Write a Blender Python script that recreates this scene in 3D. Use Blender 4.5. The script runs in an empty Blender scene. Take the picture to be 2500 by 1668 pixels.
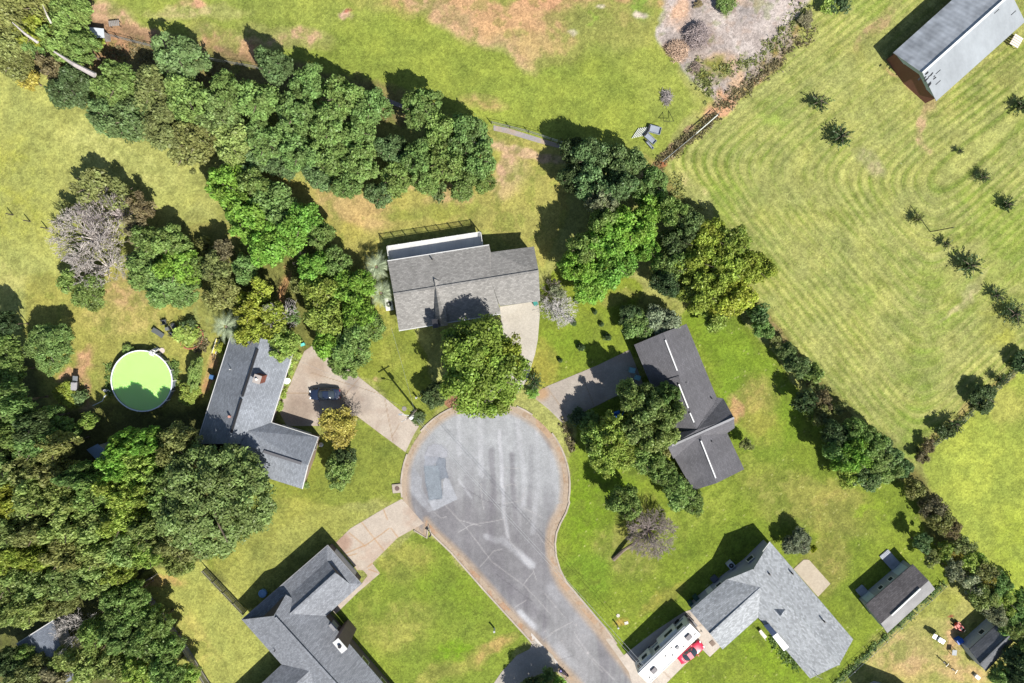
import bpy, bmesh, math, random
import numpy as np
from mathutils import Vector
sc = bpy.context.scene
# ---------------------------------------------------------------- camera, world, sun, exposure
F, CX, CY, H = 1667.0, 1250.0, 834.0, 104.0
TILT = math.atan(77.0 / F)
cam = bpy.data.objects.new("camera", bpy.data.cameras.new("camera"))
sc.collection.objects.link(cam)
cam.location = (0, 0, H)
cam.rotation_euler = (-TILT, 0, 0)
cam.data.sensor_width = 36.0
cam.data.lens = 36.0 * F / 2500.0
cam.data.clip_start = 0.5
cam.data.clip_end = 6000
sc.camera = cam
SUN_EL = math.radians(47.0)
SHD = Vector((-0.62, 0.785)).normalized()      # ground direction of the shadows
world = bpy.data.worlds.new("World"); sc.world = world; world.use_nodes = True
wn = world.node_tree.nodes; wl = world.node_tree.links
sky = wn.new('ShaderNodeTexSky'); sky.sky_type = 'NISHITA'; sky.sun_disc = False
sky.sun_elevation = SUN_EL
sky.sun_rotation = math.atan2(-SHD.x, -SHD.y)
bg = wn['Background']; bg.inputs[1].default_value = 0.072
wl.new(sky.outputs[0], bg.inputs[0])
sd = bpy.data.lights.new("sun", 'SUN'); sd.energy = 5.0; sd.angle = math.radians(0.5); sd.color = (1.0, 0.955, 0.88)
sun = bpy.data.objects.new("sun", sd); sc.collection.objects.link(sun)
ldir = Vector((SHD.x * math.cos(SUN_EL), SHD.y * math.cos(SUN_EL), -math.sin(SUN_EL)))
sun.rotation_euler = ldir.to_track_quat('-Z', 'Y').to_euler()
sun.location = (40, -60, 120)
sc.view_settings.view_transform = 'Standard'; sc.view_settings.look = 'None'
sc.view_settings.gamma = 1.0; sc.view_settings.exposure = 0.74
K = 2.05   # how bright a lit flat white surface comes out: photo colour / K = albedo

# ---------------------------------------------------------------- helpers
random.seed(7)
C = sc.collection
ct, st_ = math.cos(-TILT), math.sin(-TILT)
def P(px, py, h=0.0):
    """point of the world at height h seen at source pixel (px, py)"""
    x, y, z = (px - CX) / F, -(py - CY) / F, -1.0
    y, z = ct * y - st_ * z, st_ * y + ct * z
    s = (h - H) / z
    return Vector((x * s, y * s, h))
def on_plane(px, py, a, b, c):
    """point of the plane through the three (px, py, h) corners seen at source pixel (px, py)"""
    a, b, c = P(*a), P(*b), P(*c); n = (b - a).cross(c - a); o = Vector((0, 0, H)); d = P(px, py, 0) - o
    return o + d * ((a - o).dot(n) / d.dot(n))
def to_px(X, Y):
    """ground coordinates -> source pixels (arrays)"""
    y, z = ct * Y + st_ * (-H), -st_ * Y + ct * (-H)
    return CX + F * X / -z, CY - F * y / -z
def PL(pts, h=0.0): return [P(a, b, h) for a, b in pts]
def lin(r, g, b, k=K):
    f = lambda c: (c / 255.0 / 12.92) if c / 255.0 <= .04045 else ((c / 255.0 + .055) / 1.055) ** 2.4
    return (min(.9, f(r) / k), min(.9, f(g) / k), min(.9, f(b) / k))
origin = {}
def tag(o, label=None, cat=None, group=None, kind=None):
    if label: o['label'] = label
    if cat: o['category'] = cat
    if group: o['group'] = group
    if kind: o['kind'] = kind
    return o
def thing(name, label, cat, loc, group=None, rotz=0.0):
    o = bpy.data.objects.new(name, None); C.objects.link(o)
    o.location = loc; o.rotation_euler = (0, 0, rotz); o.empty_display_size = .5
    origin[o] = Vector(loc)
    return tag(o, label, cat, group)
class MB:
    def __init__(s): s.v = []; s.f = []
    def face(s, pts):
        n = len(s.v); s.v += [tuple(p) for p in pts]; s.f.append(tuple(range(n, n + len(pts)))); return s
    def solid(s, pts, t):
        """slab: polygon pts thickened downwards by t"""
        n = len(s.v); k = len(pts)
        s.v += [tuple(p) for p in pts] + [(p[0], p[1], p[2] - t) for p in pts]
        s.f.append(tuple(range(n, n + k))); s.f.append(tuple(range(n + 2 * k - 1, n + k - 1, -1)))
        for i in range(k):
            j = (i + 1) % k; s.f.append((n + i, n + k + i, n + k + j, n + j))
        return s
    def prism(s, poly, z0, z1):
        return s.solid([(p[0], p[1], z1) for p in poly], z1 - z0)
    def box(s, c, size, rz=0.0, rx=0.0, taper=1.0):
        cx, cy, cz = c; a, b, d = size[0] / 2, size[1] / 2, size[2] / 2
        cr, sr = math.cos(rz), math.sin(rz); n = len(s.v)
        for z in (-d, d):
            q = taper if z > 0 else 1.0
            for x, y in ((-a, -b), (a, -b), (a, b), (-a, b)):
                x *= q; y *= q; yy, zz = y, z
                if rx: yy = y * math.cos(rx) - z * math.sin(rx); zz = y * math.sin(rx) + z * math.cos(rx)
                s.v.append((cx + x * cr - yy * sr, cy + x * sr + yy * cr, cz + zz))
        for f in ((0, 3, 2, 1), (4, 5, 6, 7), (0, 1, 5, 4), (1, 2, 6, 5), (2, 3, 7, 6), (3, 0, 4, 7)):
            s.f.append(tuple(n + i for i in f))
        return s
    def tube(s, pts, r, n=6, cap=True):
        rs = r if isinstance(r, (list, tuple)) else [r] * len(pts)
        pts = [Vector(p) for p in pts]; b = len(s.v)
        for i, p in enumerate(pts):
            d = (pts[min(i + 1, len(pts) - 1)] - pts[max(i - 1, 0)])
            d = d.normalized() if d.length > 1e-6 else Vector((0, 0, 1))
            u = d.cross(Vector((0, 0, 1)))
            u = u.normalized() if u.length > 1e-3 else Vector((1, 0, 0))
            w = d.cross(u)
            for k in range(n):
                a = 2 * math.pi * k / n
                s.v.append(tuple(p + (u * math.cos(a) + w * math.sin(a)) * rs[i]))
        for i in range(len(pts) - 1):
            for k in range(n):
                s.f.append((b + i * n + k, b + i * n + (k + 1) % n, b + (i + 1) * n + (k + 1) % n, b + (i + 1) * n + k))
        if cap:
            s.f.append(tuple(b + k for k in range(n))[::-1]); e = b + (len(pts) - 1) * n
            s.f.append(tuple(e + k for k in range(n)))
        return s
    def cyl(s, c, r, h, n=20, r2=None):
        return s.tube([c, (c[0], c[1], c[2] + h)], [r, r if r2 is None else r2], n)
    def ring(s, c, r0, r1, z0, z1, n=48):
        b = len(s.v)
        for k in range(n):
            a = 2 * math.pi * k / n; x, y = math.cos(a), math.sin(a)
            for r, z in ((r0, z0), (r1, z0), (r1, z1), (r0, z1)): s.v.append((c[0] + r * x, c[1] + r * y, z))
        for k in range(n):
            j = (k + 1) % n
            for q in range(4):
                s.f.append((b + 4 * k + q, b + 4 * j + q, b + 4 * j + (q + 1) % 4, b + 4 * k + (q + 1) % 4))
        return s
    def build(s, name, m, parent=None, label=None, smooth=False, bevel=0.0):
        o0 = origin[parent] if parent is not None else Vector((0, 0, 0))
        me = bpy.data.meshes.new(name)
        me.from_pydata([(x - o0.x, y - o0.y, z - o0.z) for x, y, z in s.v], [], s.f)
        bm = bmesh.new(); bm.from_mesh(me); bmesh.ops.recalc_face_normals(bm, faces=bm.faces)
        if bevel:
            bmesh.ops.bevel(bm, geom=list(bm.edges), offset=bevel, segments=2, affect='EDGES', clamp_overlap=True)
        bm.to_mesh(me); bm.free()
        me.materials.append(m)
        if smooth: me.shade_smooth()
        o = bpy.data.objects.new(name, me); C.objects.link(o)
        if parent is not None:
            o.parent = parent; origin[o] = o0
        else: origin[o] = Vector((0, 0, 0))
        if label: o['label'] = label
        return o
def centre(m, o_loc):
    pass
def single(name, mb, m, label, cat, group=None, smooth=False, bevel=0.0, kind=None):
    """a thing that is one mesh; its origin is moved to the middle of its base"""
    vs = np.array(mb.v); c = Vector((vs[:, 0].mean(), vs[:, 1].mean(), vs[:, 2].min()))
    mb.v = [(x - c.x, y - c.y, z - c.z) for x, y, z in mb.v]
    o = mb.build(name, m, None, None, smooth, bevel); o.location = c; origin[o] = c
    return tag(o, label, cat, group, kind)

# ---------------------------------------------------------------- materials
mats = {}
def nodes(name):
    m = bpy.data.materials.new(name); m.use_nodes = True
    nt = m.node_tree; return m, nt, nt.nodes, nt.links, nt.nodes['Principled BSDF']
def plain(name, col, rough=.6, metal=0.0, noise=.15, scale=3.0, spec=.3, bump=0.0, stretch=None, rot=0.0):
    """colour broken up by two scales of noise"""
    if name in mats: return mats[name]
    m, nt, N, L, b = nodes(name)
    g = N.new('ShaderNodeNewGeometry'); mp = N.new('ShaderNodeMapping'); L.new(g.outputs['Position'], mp.inputs[0])
    mp.inputs['Rotation'].default_value = (0, 0, rot)
    mp2 = N.new('ShaderNodeMapping'); L.new(mp.outputs[0], mp2.inputs[0])
    if stretch: mp2.inputs['Scale'].default_value = stretch
    n1 = N.new('ShaderNodeTexNoise'); n1.inputs['Scale'].default_value = scale; n1.inputs['Detail'].default_value = 8; n1.inputs['Roughness'].default_value = .7
    L.new(mp2.outputs[0], n1.inputs[0])
    n2 = N.new('ShaderNodeTexNoise'); n2.inputs['Scale'].default_value = scale * .12; n2.inputs['Detail'].default_value = 3
    L.new(mp2.outputs[0], n2.inputs[0])
    a = N.new('ShaderNodeMath'); a.operation = 'ADD'; L.new(n1.outputs[0], a.inputs[0]); L.new(n2.outputs[0], a.inputs[1])
    r = N.new('ShaderNodeMapRange'); L.new(a.outputs[0], r.inputs[0])
    r.inputs[1].default_value = .7; r.inputs[2].default_value = 1.3; r.inputs[3].default_value = 1 - noise; r.inputs[4].default_value = 1 + noise
    v = N.new('ShaderNodeVectorMath'); v.operation = 'SCALE'; v.inputs[0].default_value = col; L.new(r.outputs[0], v.inputs['Scale'])
    L.new(v.outputs[0], b.inputs['Base Color'])
    b.inputs['Roughness'].default_value = rough; b.inputs['Metallic'].default_value = metal
    b.inputs['Specular IOR Level'].default_value = spec
    if bump:
        bp = N.new('ShaderNodeBump'); bp.inputs['Strength'].default_value = bump; bp.inputs['Distance'].default_value = .05
        L.new(n1.outputs[0], bp.inputs['Height']); L.new(bp.outputs[0], b.inputs['Normal'])
    mats[name] = m; return m
def shingle(name, col, ang, amount=.35, streak=.12, tabs=(1.1, 3.0)):
    """asphalt shingles: courses along the eaves (angle ang), mixed tab colours, faint run-off streaks"""
    m, nt, N, L, b = nodes(name)
    g = N.new('ShaderNodeNewGeometry'); mp = N.new('ShaderNodeMapping'); L.new(g.outputs['Position'], mp.inputs[0])
    mp.inputs['Rotation'].default_value = (0, 0, -ang)
    br = N.new('ShaderNodeTexBrick'); L.new(mp.outputs[0], br.inputs[0])
    br.inputs['Scale'].default_value = 1.0; br.inputs['Brick Width'].default_value = .42; br.inputs['Row Height'].default_value = .21
    br.inputs['Mortar Size'].default_value = .012; br.inputs['Bias'].default_value = 0.0
    lo = [c * (1 - amount) for c in col]; hi = [min(1, c * (1 + amount)) for c in col]
    br.inputs['Color1'].default_value = (*lo, 1); br.inputs['Color2'].default_value = (*hi, 1)
    br.inputs['Mortar'].default_value = (*[c * .62 for c in col], 1)
    mp2 = N.new('ShaderNodeMapping'); mp2.inputs['Scale'].default_value = (.5, .14, .3); L.new(mp.outputs[0], mp2.inputs[0])
    n1 = N.new('ShaderNodeTexNoise'); n1.inputs['Scale'].default_value = .8; n1.inputs['Detail'].default_value = 4; L.new(mp2.outputs[0], n1.inputs[0])
    n3 = N.new('ShaderNodeTexNoise'); n3.inputs['Scale'].default_value = 5.5; n3.inputs['Detail'].default_value = 9; n3.inputs['Roughness'].default_value = .85; L.new(mp.outputs[0], n3.inputs[0])
    r1_ = N.new('ShaderNodeMapRange'); L.new(n1.outputs[0], r1_.inputs[0]); r1_.inputs[1].default_value = .3; r1_.inputs[2].default_value = .7; r1_.inputs[3].default_value = 1 - streak; r1_.inputs[4].default_value = 1 + streak
    r3_ = N.new('ShaderNodeMapRange'); L.new(n3.outputs[0], r3_.inputs[0]); r3_.inputs[1].default_value = .35; r3_.inputs[2].default_value = .65; r3_.inputs[3].default_value = 1 - amount; r3_.inputs[4].default_value = 1 + amount
    r = N.new('ShaderNodeMath'); r.operation = 'MULTIPLY'; L.new(r1_.outputs[0], r.inputs[0]); L.new(r3_.outputs[0], r.inputs[1])
    v = N.new('ShaderNodeVectorMath'); v.operation = 'SCALE'; L.new(br.outputs[0], v.inputs[0]); L.new(r.outputs[0], v.inputs['Scale'])
    L.new(v.outputs[0], b.inputs['Base Color']); b.inputs['Roughness'].default_value = .9; b.inputs['Specular IOR Level'].default_value = .2
    bp = N.new('ShaderNodeBump'); bp.inputs['Strength'].default_value = .4; bp.inputs['Distance'].default_value = .03
    L.new(br.outputs['Fac'], bp.inputs['Height']); bp.invert = True; L.new(bp.outputs[0], b.inputs['Normal'])
    return m
def painted(name, detail, amount, rough=.9, bump=.3, hue=0.0):
    """surface with its own mapped colours (attribute 'paint') and fine grain"""
    m, nt, N, L, b = nodes(name)
    at = N.new('ShaderNodeVertexColor'); at.layer_name = 'paint'
    g = N.new('ShaderNodeNewGeometry')
    n1 = N.new('ShaderNodeTexNoise'); n1.inputs['Scale'].default_value = detail; n1.inputs['Detail'].default_value = 10; n1.inputs['Roughness'].default_value = .75
    L.new(g.outputs['Position'], n1.inputs[0])
    r = N.new('ShaderNodeMapRange'); L.new(n1.outputs[0], r.inputs[0]); r.inputs[1].default_value = .34; r.inputs[2].default_value = .66
    r.inputs[3].default_value = 1 - amount; r.inputs[4].default_value = 1 + amount
    vo = N.new('ShaderNodeTexVoronoi'); vo.inputs['Scale'].default_value = detail * .62; L.new(g.outputs['Position'], vo.inputs[0])
    sp = N.new('ShaderNodeSeparateColor'); L.new(vo.outputs['Color'], sp.inputs[0])
    rv = N.new('ShaderNodeMapRange'); L.new(sp.outputs[0], rv.inputs[0]); rv.inputs[3].default_value = 1 - amount * .62; rv.inputs[4].default_value = 1 + amount * .62
    mm = N.new('ShaderNodeMath'); mm.operation = 'MULTIPLY'; L.new(r.outputs[0], mm.inputs[0]); L.new(rv.outputs[0], mm.inputs[1])
    v = N.new('ShaderNodeVectorMath'); v.operation = 'SCALE'; L.new(at.outputs[0], v.inputs[0]); L.new(mm.outputs[0], v.inputs['Scale'])
    L.new(v.outputs[0], b.inputs['Base Color']); b.inputs['Roughness'].default_value = rough; b.inputs['Specular IOR Level'].default_value = .15
    if bump:
        bp = N.new('ShaderNodeBump'); bp.inputs['Strength'].default_value = bump; bp.inputs['Distance'].default_value = .08
        L.new(n1.outputs[0], bp.inputs['Height']); L.new(bp.outputs[0], b.inputs['Normal'])
    return m
def leafmat(name, gloss=.25):
    m, nt, N, L, b = nodes(name)
    oi = N.new('ShaderNodeObjectInfo'); g = N.new('ShaderNodeNewGeometry')
    at = N.new('ShaderNodeAttribute'); at.attribute_name = 'clump'
    r = N.new('ShaderNodeMapRange'); L.new(g.outputs['Random Per Island'], r.inputs[0]); r.inputs[3].default_value = .7; r.inputs[4].default_value = 1.3
    r2 = N.new('ShaderNodeMapRange'); L.new(at.outputs['Fac'], r2.inputs[0]); r2.inputs[3].default_value = .72; r2.inputs[4].default_value = 1.3
    mu = N.new('ShaderNodeMath'); mu.operation = 'MULTIPLY'; L.new(r.outputs[0], mu.inputs[0]); L.new(r2.outputs[0], mu.inputs[1])
    hs = N.new('ShaderNodeHueSaturation'); L.new(oi.outputs['Color'], hs.inputs['Color'])
    r3 = N.new('ShaderNodeMapRange'); L.new(at.outputs['Fac'], r3.inputs[0]); r3.inputs[3].default_value = .49; r3.inputs[4].default_value = .512
    L.new(r3.outputs[0], hs.inputs['Hue']); L.new(mu.outputs[0], hs.inputs['Value'])
    L.new(hs.outputs[0], b.inputs['Base Color']); b.inputs['Roughness'].default_value = .45; b.inputs['Specular IOR Level'].default_value = gloss
    tr = N.new('ShaderNodeBsdfTranslucent'); L.new(hs.outputs[0], tr.inputs[0])
    mx = N.new('ShaderNodeMixShader'); mx.inputs[0].default_value = .4
    L.new(b.outputs[0], mx.inputs[1]); L.new(tr.outputs[0], mx.inputs[2]); L.new(mx.outputs[0], N['Material Output'].inputs[0])
    return m
LEAF = leafmat('foliage'); 
def objcol(name, rough=.85):
    m, nt, N, L, b = nodes(name)
    oi = N.new('ShaderNodeObjectInfo'); g = N.new('ShaderNodeNewGeometry')
    r = N.new('ShaderNodeMapRange'); L.new(g.outputs['Random Per Island'], r.inputs[0]); r.inputs[3].default_value = .6; r.inputs[4].default_value = 1.35
    v = N.new('ShaderNodeVectorMath'); v.operation = 'SCALE'; L.new(oi.outputs['Color'], v.inputs[0]); L.new(r.outputs[0], v.inputs['Scale'])
    L.new(v.outputs[0], b.inputs['Base Color']); b.inputs['Roughness'].default_value = rough
    return m
TWIG = objcol('twigs')
bark = plain('bark', (.16, .125, .095), .9, noise=.4, scale=6, bump=.5)
white = plain('white_paint', (.62, .62, .6), .5, noise=.06)
offwhite = plain('offwhite_trim', (.5, .5, .49), .6, noise=.1)
black = plain('black_plastic', (.02, .02, .022), .45, noise=.2)
darkmetal = plain('dark_metal', (.05, .05, .055), .4, metal=.6)
steel = plain('galvanised_steel', (.42, .44, .46), .4, metal=.7, noise=.2)
glass = plain('window_glass', (.03, .04, .05), .08, spec=.8, noise=.1)
brick = plain('red_brick', lin(150, 92, 75), .85, noise=.35, scale=9)
wood = plain('weathered_wood', (.24, .225, .21), .85, noise=.35, scale=5)
rubber = plain('rubber', (.018, .018, .018), .8)

# ---------------------------------------------------------------- numpy painting tools
def vnoise(x, y, scale, seed):
    rs = np.random.RandomState(seed); T = rs.rand(256, 256).astype(np.float32)
    u, v = x / scale + 1000.3, y / scale + 1000.7
    i, j = np.floor(u).astype(int), np.floor(v).astype(int); a, b = u - i, v - j
    a = a * a * (3 - 2 * a); b = b * b * (3 - 2 * b)
    g = lambda p, q: T[p & 255, q & 255]
    return (g(i, j) * (1 - a) + g(i + 1, j) * a) * (1 - b) + (g(i, j + 1) * (1 - a) + g(i + 1, j + 1) * a) * b
def fbm(x, y, scale, seed, n=4):
    s = 0; w = 1; t = 0
    for k in range(n):
        s = s + w * vnoise(x, y, scale / 2 ** k, seed + 11 * k); t += w; w *= .55
    return s / t
def polydist(x, y, pts, closed=True):
    """distance to polyline/polygon outline, and inside mask"""
    d = np.full(x.shape, 1e9); ins = np.zeros(x.shape, bool); n = len(pts)
    for k in range(n if closed else n - 1):
        ax, ay = pts[k][0], pts[k][1]; bx, by = pts[(k + 1) % n][0], pts[(k + 1) % n][1]
        dx, dy = bx - ax, by - ay; L2 = dx * dx + dy * dy + 1e-9
        t = np.clip(((x - ax) * dx + (y - ay) * dy) / L2, 0, 1)
        d = np.minimum(d, np.hypot(x - ax - t * dx, y - ay - t * dy))
        if closed and ay != by:
            c = ((ay > y) != (by > y)) & (x < (bx - ax) * (y - ay) / (by - ay) + ax); ins ^= c
    return d, ins
def sstep(a, b, x):
    t = np.clip((x - a) / (b - a), 0, 1); return t * t * (3 - 2 * t)
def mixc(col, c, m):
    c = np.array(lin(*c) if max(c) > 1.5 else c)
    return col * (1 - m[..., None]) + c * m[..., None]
def set_paint(me, cols):
    at = me.color_attributes.new('paint', 'FLOAT_COLOR', 'POINT')
    a = np.ones((len(cols), 4), np.float32); a[:, :3] = np.clip(cols, 0, 1); at.data.foreach_set('color', a.ravel())
def grid_mesh(name, V, faces):
    me = bpy.data.meshes.new(name); nf = len(faces)
    me.vertices.add(len(V)); me.vertices.foreach_set('co', np.asarray(V, np.float32).ravel())
    me.loops.add(nf * 4); me.loops.foreach_set('vertex_index', np.asarray(faces, np.int32).ravel())
    me.polygons.add(nf); me.polygons.foreach_set('loop_start', np.arange(0, nf * 4, 4, dtype=np.int32))
    me.update(calc_edges=True); return me
def sheet(name, poly_px, z, res, colfn, mat):
    """flat painted surface with the outline poly_px (source pixels), its colours from colfn(px, py)"""
    pw = [P(a, b) for a, b in poly_px]; xs = [p.x for p in pw]; ys = [p.y for p in pw]
    gx = np.arange(min(xs) - res, max(xs) + 2 * res, res); gy = np.arange(min(ys) - res, max(ys) + 2 * res, res)
    X, Y = np.meshgrid(gx, gy, indexing='ij'); d, ins = polydist(X, Y, pw)
    nx, ny = X.shape; idx = np.arange(nx * ny).reshape(nx, ny)
    cell = ins[:-1, :-1] | ins[1:, :-1] | ins[1:, 1:] | ins[:-1, 1:]
    Xf, Yf = X.ravel().copy(), Y.ravel().copy(); out = np.where(~ins.ravel() & (d.ravel() < 2 * res))[0]
    bx, by, bd = Xf[out].copy(), Yf[out].copy(), np.full(len(out), 1e9)
    ox, oy = Xf[out], Yf[out]; n = len(pw)
    for k in range(n):
        ax, ay = pw[k].x, pw[k].y; dx, dy = pw[(k + 1) % n].x - ax, pw[(k + 1) % n].y - ay
        t = np.clip(((ox - ax) * dx + (oy - ay) * dy) / (dx * dx + dy * dy + 1e-9), 0, 1)
        qx, qy = ax + t * dx, ay + t * dy; dd = np.hypot(ox - qx, oy - qy); m = dd < bd
        bx[m], by[m], bd[m] = qx[m], qy[m], dd[m]
    Xf[out], Yf[out] = bx, by
    fa = np.stack([idx[:-1, :-1], idx[1:, :-1], idx[1:, 1:], idx[:-1, 1:]], -1)[cell]
    used, inv = np.unique(fa.ravel(), return_inverse=True); fa = inv.reshape(-1, 4)
    Xu, Yu = Xf[used], Yf[used]; px, py = to_px(Xu, Yu)
    me = grid_mesh(name, np.stack([Xu, Yu, np.full(len(Xu), z)], 1), fa)
    set_paint(me, colfn(px, py, Xu, Yu)); me.materials.append(mat)
    o = bpy.data.objects.new(name, me); C.objects.link(o); o['kind'] = 'structure'; origin[o] = Vector((0, 0, 0))
    return o
# ---------------------------------------------------------------- ground: one sheet, mapped grass, dry patches and bare earth
def ground_colors(px, py, X, Y):
    n1 = fbm(X, Y, 14, 1, 5); n2 = fbm(X, Y, 3.2, 2, 4); n3 = fbm(X, Y, .9, 3, 3); n4 = fbm(X, Y, 6.5, 5, 4)
    w = 26 * (fbm(X, Y, 5, 7, 4) - .5); w2 = 26 * (fbm(X, Y, 5, 8, 4) - .5); hx = 10 * (n3 - .5)
    qx, qy = px + w * 2.2 + hx, py + w2 * 2.2 + hx
    col = np.zeros(px.shape + (3,)); col[:] = lin(170, 184, 92)
    col = mixc(col, (186, 190, 112), sstep(.42, .62, n1) * .8); col = mixc(col, (150, 172, 72), sstep(.55, .4, n4) * .5)
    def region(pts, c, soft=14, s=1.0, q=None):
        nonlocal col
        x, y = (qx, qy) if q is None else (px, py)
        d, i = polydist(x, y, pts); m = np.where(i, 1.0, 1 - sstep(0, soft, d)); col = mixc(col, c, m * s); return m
    def blob(x, y, rx, ry, c, s=.8, ang=0, brk=.5):
        nonlocal col
        a = math.radians(ang); u = (qx - x) * math.cos(a) + (qy - y) * math.sin(a); v = -(qx - x) * math.sin(a) + (qy - y) * math.cos(a)
        r = np.sqrt((u / rx) ** 2 + (v / ry) ** 2); m = sstep(1.25, .45, r)
        m = m * (1 - brk + brk * 2 * sstep(.38, .62, n2 * .6 + n3 * .4)); col = mixc(col, c, np.clip(m * s, 0, 1)); return m
    # left field
    region([(-200, 150), (120, 170), (420, 330), (480, 430), (440, 520), (160, 420), (130, 720), (-200, 860)], (188, 195, 106), 20)
    blob(30, 480, 120, 180, (176, 192, 84), .7); blob(300, 380, 170, 60, (202, 204, 124), .6, 20); blob(30, 700, 90, 120, (196, 194, 118), .6)
    # top field
    region([(230, -100), (1700, -100), (1600, 120), (1690, 260), (1600, 390), (1390, 350), (1190, 300), (960, 230), (620, 110), (330, 90)], (160, 184, 76), 20)
    region([(650, 150), (960, 60), (1480, 160), (1600, 330), (1340, 330), (1150, 270), (900, 200)], (150, 178, 64), 40, .6)
    blob(1150, 30, 260, 40, (206, 170, 122), .9, 5); blob(1160, 60, 190, 42, (224, 188, 150), .95, 18); blob(1230, 100, 110, 34, (224, 186, 148), .9, 30)
    blob(1450, -5, 190, 20, (226, 172, 136), 1.0, 3, .4); blob(1330, 50, 210, 60, (192, 168, 112), .75); blob(1500, 60, 120, 70, (176, 168, 100), .6)
    blob(1320, 10, 120, 22, (220, 172, 132), .9, 0, .4); blob(1570, 10, 26, 60, (140, 176, 70), .9); blob(1440, 60, 50, 30, (150, 182, 70), .9)
    blob(852, 40, 17, 14, (232, 192, 166), 1.2, 0, .2); blob(860, 32, 10, 6, (176, 120, 96), 1, 0, .2)
    blob(1402, 72, 14, 8, (234, 218, 196), 1.1); blob(1458, 30, 14, 7, (236, 218, 196), 1); blob(1570, 46, 16, 10, (230, 215, 196), 1)
    blob(700, 90, 120, 26, (214, 178, 140), .8, 12); blob(620, 100, 60, 22, (212, 180, 140), .9, 20); blob(480, 30, 130, 22, (204, 190, 132), .7)
    blob(260, 50, 70, 60, (218, 180, 144), 1.1, 40, .4); blob(330, 85, 90, 26, (216, 176, 138), 1.1, 10, .4); blob(460, 10, 40, 14, (228, 178, 142), .9)
    blob(620, 118, 40, 22, (208, 160, 124), 1, 0, .4); blob(500, 75, 26, 14, (150, 172, 88), .9, 0, .2); blob(560, 110, 100, 30, (210, 172, 130), .9, 25)
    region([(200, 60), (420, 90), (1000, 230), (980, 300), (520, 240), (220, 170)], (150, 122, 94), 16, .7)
    blob(250, 120, 80, 50, (186, 146, 112), .8); blob(1180, 250, 60, 22, (196, 176, 112), .8); blob(790, 255, 90, 16, (180, 168, 100), .7, 20)
    # dry back garden in the middle
    region([(640, 420), (900, 480), (1210, 320), (1370, 370), (1380, 520), (1320, 640), (1200, 560), (930, 560), (870, 690), (760, 520)], (184, 178, 98), 20)
    blob(860, 500, 110, 50, (206, 180, 122), .9, 20); blob(1090, 485, 60, 30, (208, 178, 128), .9); blob(1240, 430, 40, 60, (206, 186, 132), .8, 20); blob(1290, 520, 70, 90, (186, 182, 100), .7)
    blob(830, 560, 50, 30, (190, 182, 96), .7); blob(1050, 520, 140, 22, (160, 172, 76), .7); blob(1290, 375, 130, 14, (214, 184, 146), .9, 12); blob(1225, 400, 18, 40, (216, 182, 146), .9, 20)
    blob(1000, 440, 60, 16, (202, 180, 122), .8); blob(660, 430, 60, 30, (178, 170, 90), .6)
    # pool garden
    region([(60, 690), (260, 650), (480, 760), (560, 850), (500, 1080), (200, 1060), (60, 900)], (178, 176, 92), 20)
    blob(300, 770, 110, 50, (200, 186, 112), .8); blob(300, 710, 60, 36, (206, 176, 124), .8); blob(200, 890, 18, 60, (214, 172, 130), 1.1, 15, .3); blob(170, 915, 40, 14, (214, 172, 130), 1.1, -10, .3)
    blob(205, 1000, 44, 22, (216, 182, 142), 1.2, -20, .3); blob(515, 905, 18, 70, (212, 168, 120), 1.2, 12, .3); blob(250, 1030, 60, 40, (160, 172, 74), .8)
    blob(480, 780, 40, 60, (146, 168, 84), .7); blob(212, 950, 12, 40, (206, 160, 126), 1, 0, .3); blob(690, 860, 60, 40, (190, 150, 110), .9)
    region([(120, 1010), (620, 1010), (640, 1180), (560, 1400), (260, 1700), (-200, 1700), (-200, 880), (60, 880)], (104, 108, 60), 24, .95)  # floor of the woods, painted dark for the shade under the trees
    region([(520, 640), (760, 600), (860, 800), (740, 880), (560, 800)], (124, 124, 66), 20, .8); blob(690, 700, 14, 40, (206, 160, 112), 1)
    region([(440, 560), (560, 560), (560, 740), (440, 740)], (176, 166, 96), 20, .7)
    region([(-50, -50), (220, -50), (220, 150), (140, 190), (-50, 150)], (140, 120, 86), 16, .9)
    # lawns round the close
    region([(860, 700), (1010, 800), (1080, 980), (1040, 1010), (1015, 1035), (880, 910), (850, 860)], (146, 168, 62), 12)
    blob(930, 780, 40, 40, (180, 178, 90), .8); blob(960, 860, 50, 40, (164, 182, 74), .7); blob(912, 928, 14, 8, (196, 176, 120), .9)
    region([(860, 1020), (985, 1110), (975, 1210), (690, 1270), (560, 1400), (500, 1400), (640, 1200), (740, 1100)], (144, 166, 64), 14)
    region([(540, 1390), (700, 1230), (870, 1270), (620, 1500)], (172, 184, 84), 30, .75); blob(760, 1180, 60, 60, (152, 170, 62), .6); blob(640, 1290, 50, 50, (178, 182, 92), .7)
    region([(345, 1420), (390, 1395), (495, 1390), (600, 1510), (680, 1620), (700, 1700), (500, 1700), (420, 1560)], (188, 194, 100), 12)
    blob(480, 1560, 40, 130, (196, 190, 106), .7, -35); blob(410, 1420, 50, 18, (204, 178, 110), .8); blob(560, 1520, 40, 80, (172, 188, 88), .6, -35)
    region([(1030, 1282), (1120, 1370), (1300, 1555), (1180, 1700), (900, 1700), (820, 1500), (930, 1400)], (140, 170, 58), 10)
    blob(1000, 1380, 70, 60, (172, 176, 84), .8); blob(1000, 1520, 110, 60, (172, 182, 84), .7, -30); blob(1090, 1450, 120, 70, (128, 164, 48), .6, 30); blob(900, 1520, 40, 60, (160, 176, 74), .7)
    blob(1200, 1590, 80, 26, (196, 172, 104), 1, -35, .3); blob(1090, 1640, 90, 30, (178, 176, 88), .8, -25); blob(1110, 1600, 60, 30, (128, 176, 38), .8)
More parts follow.
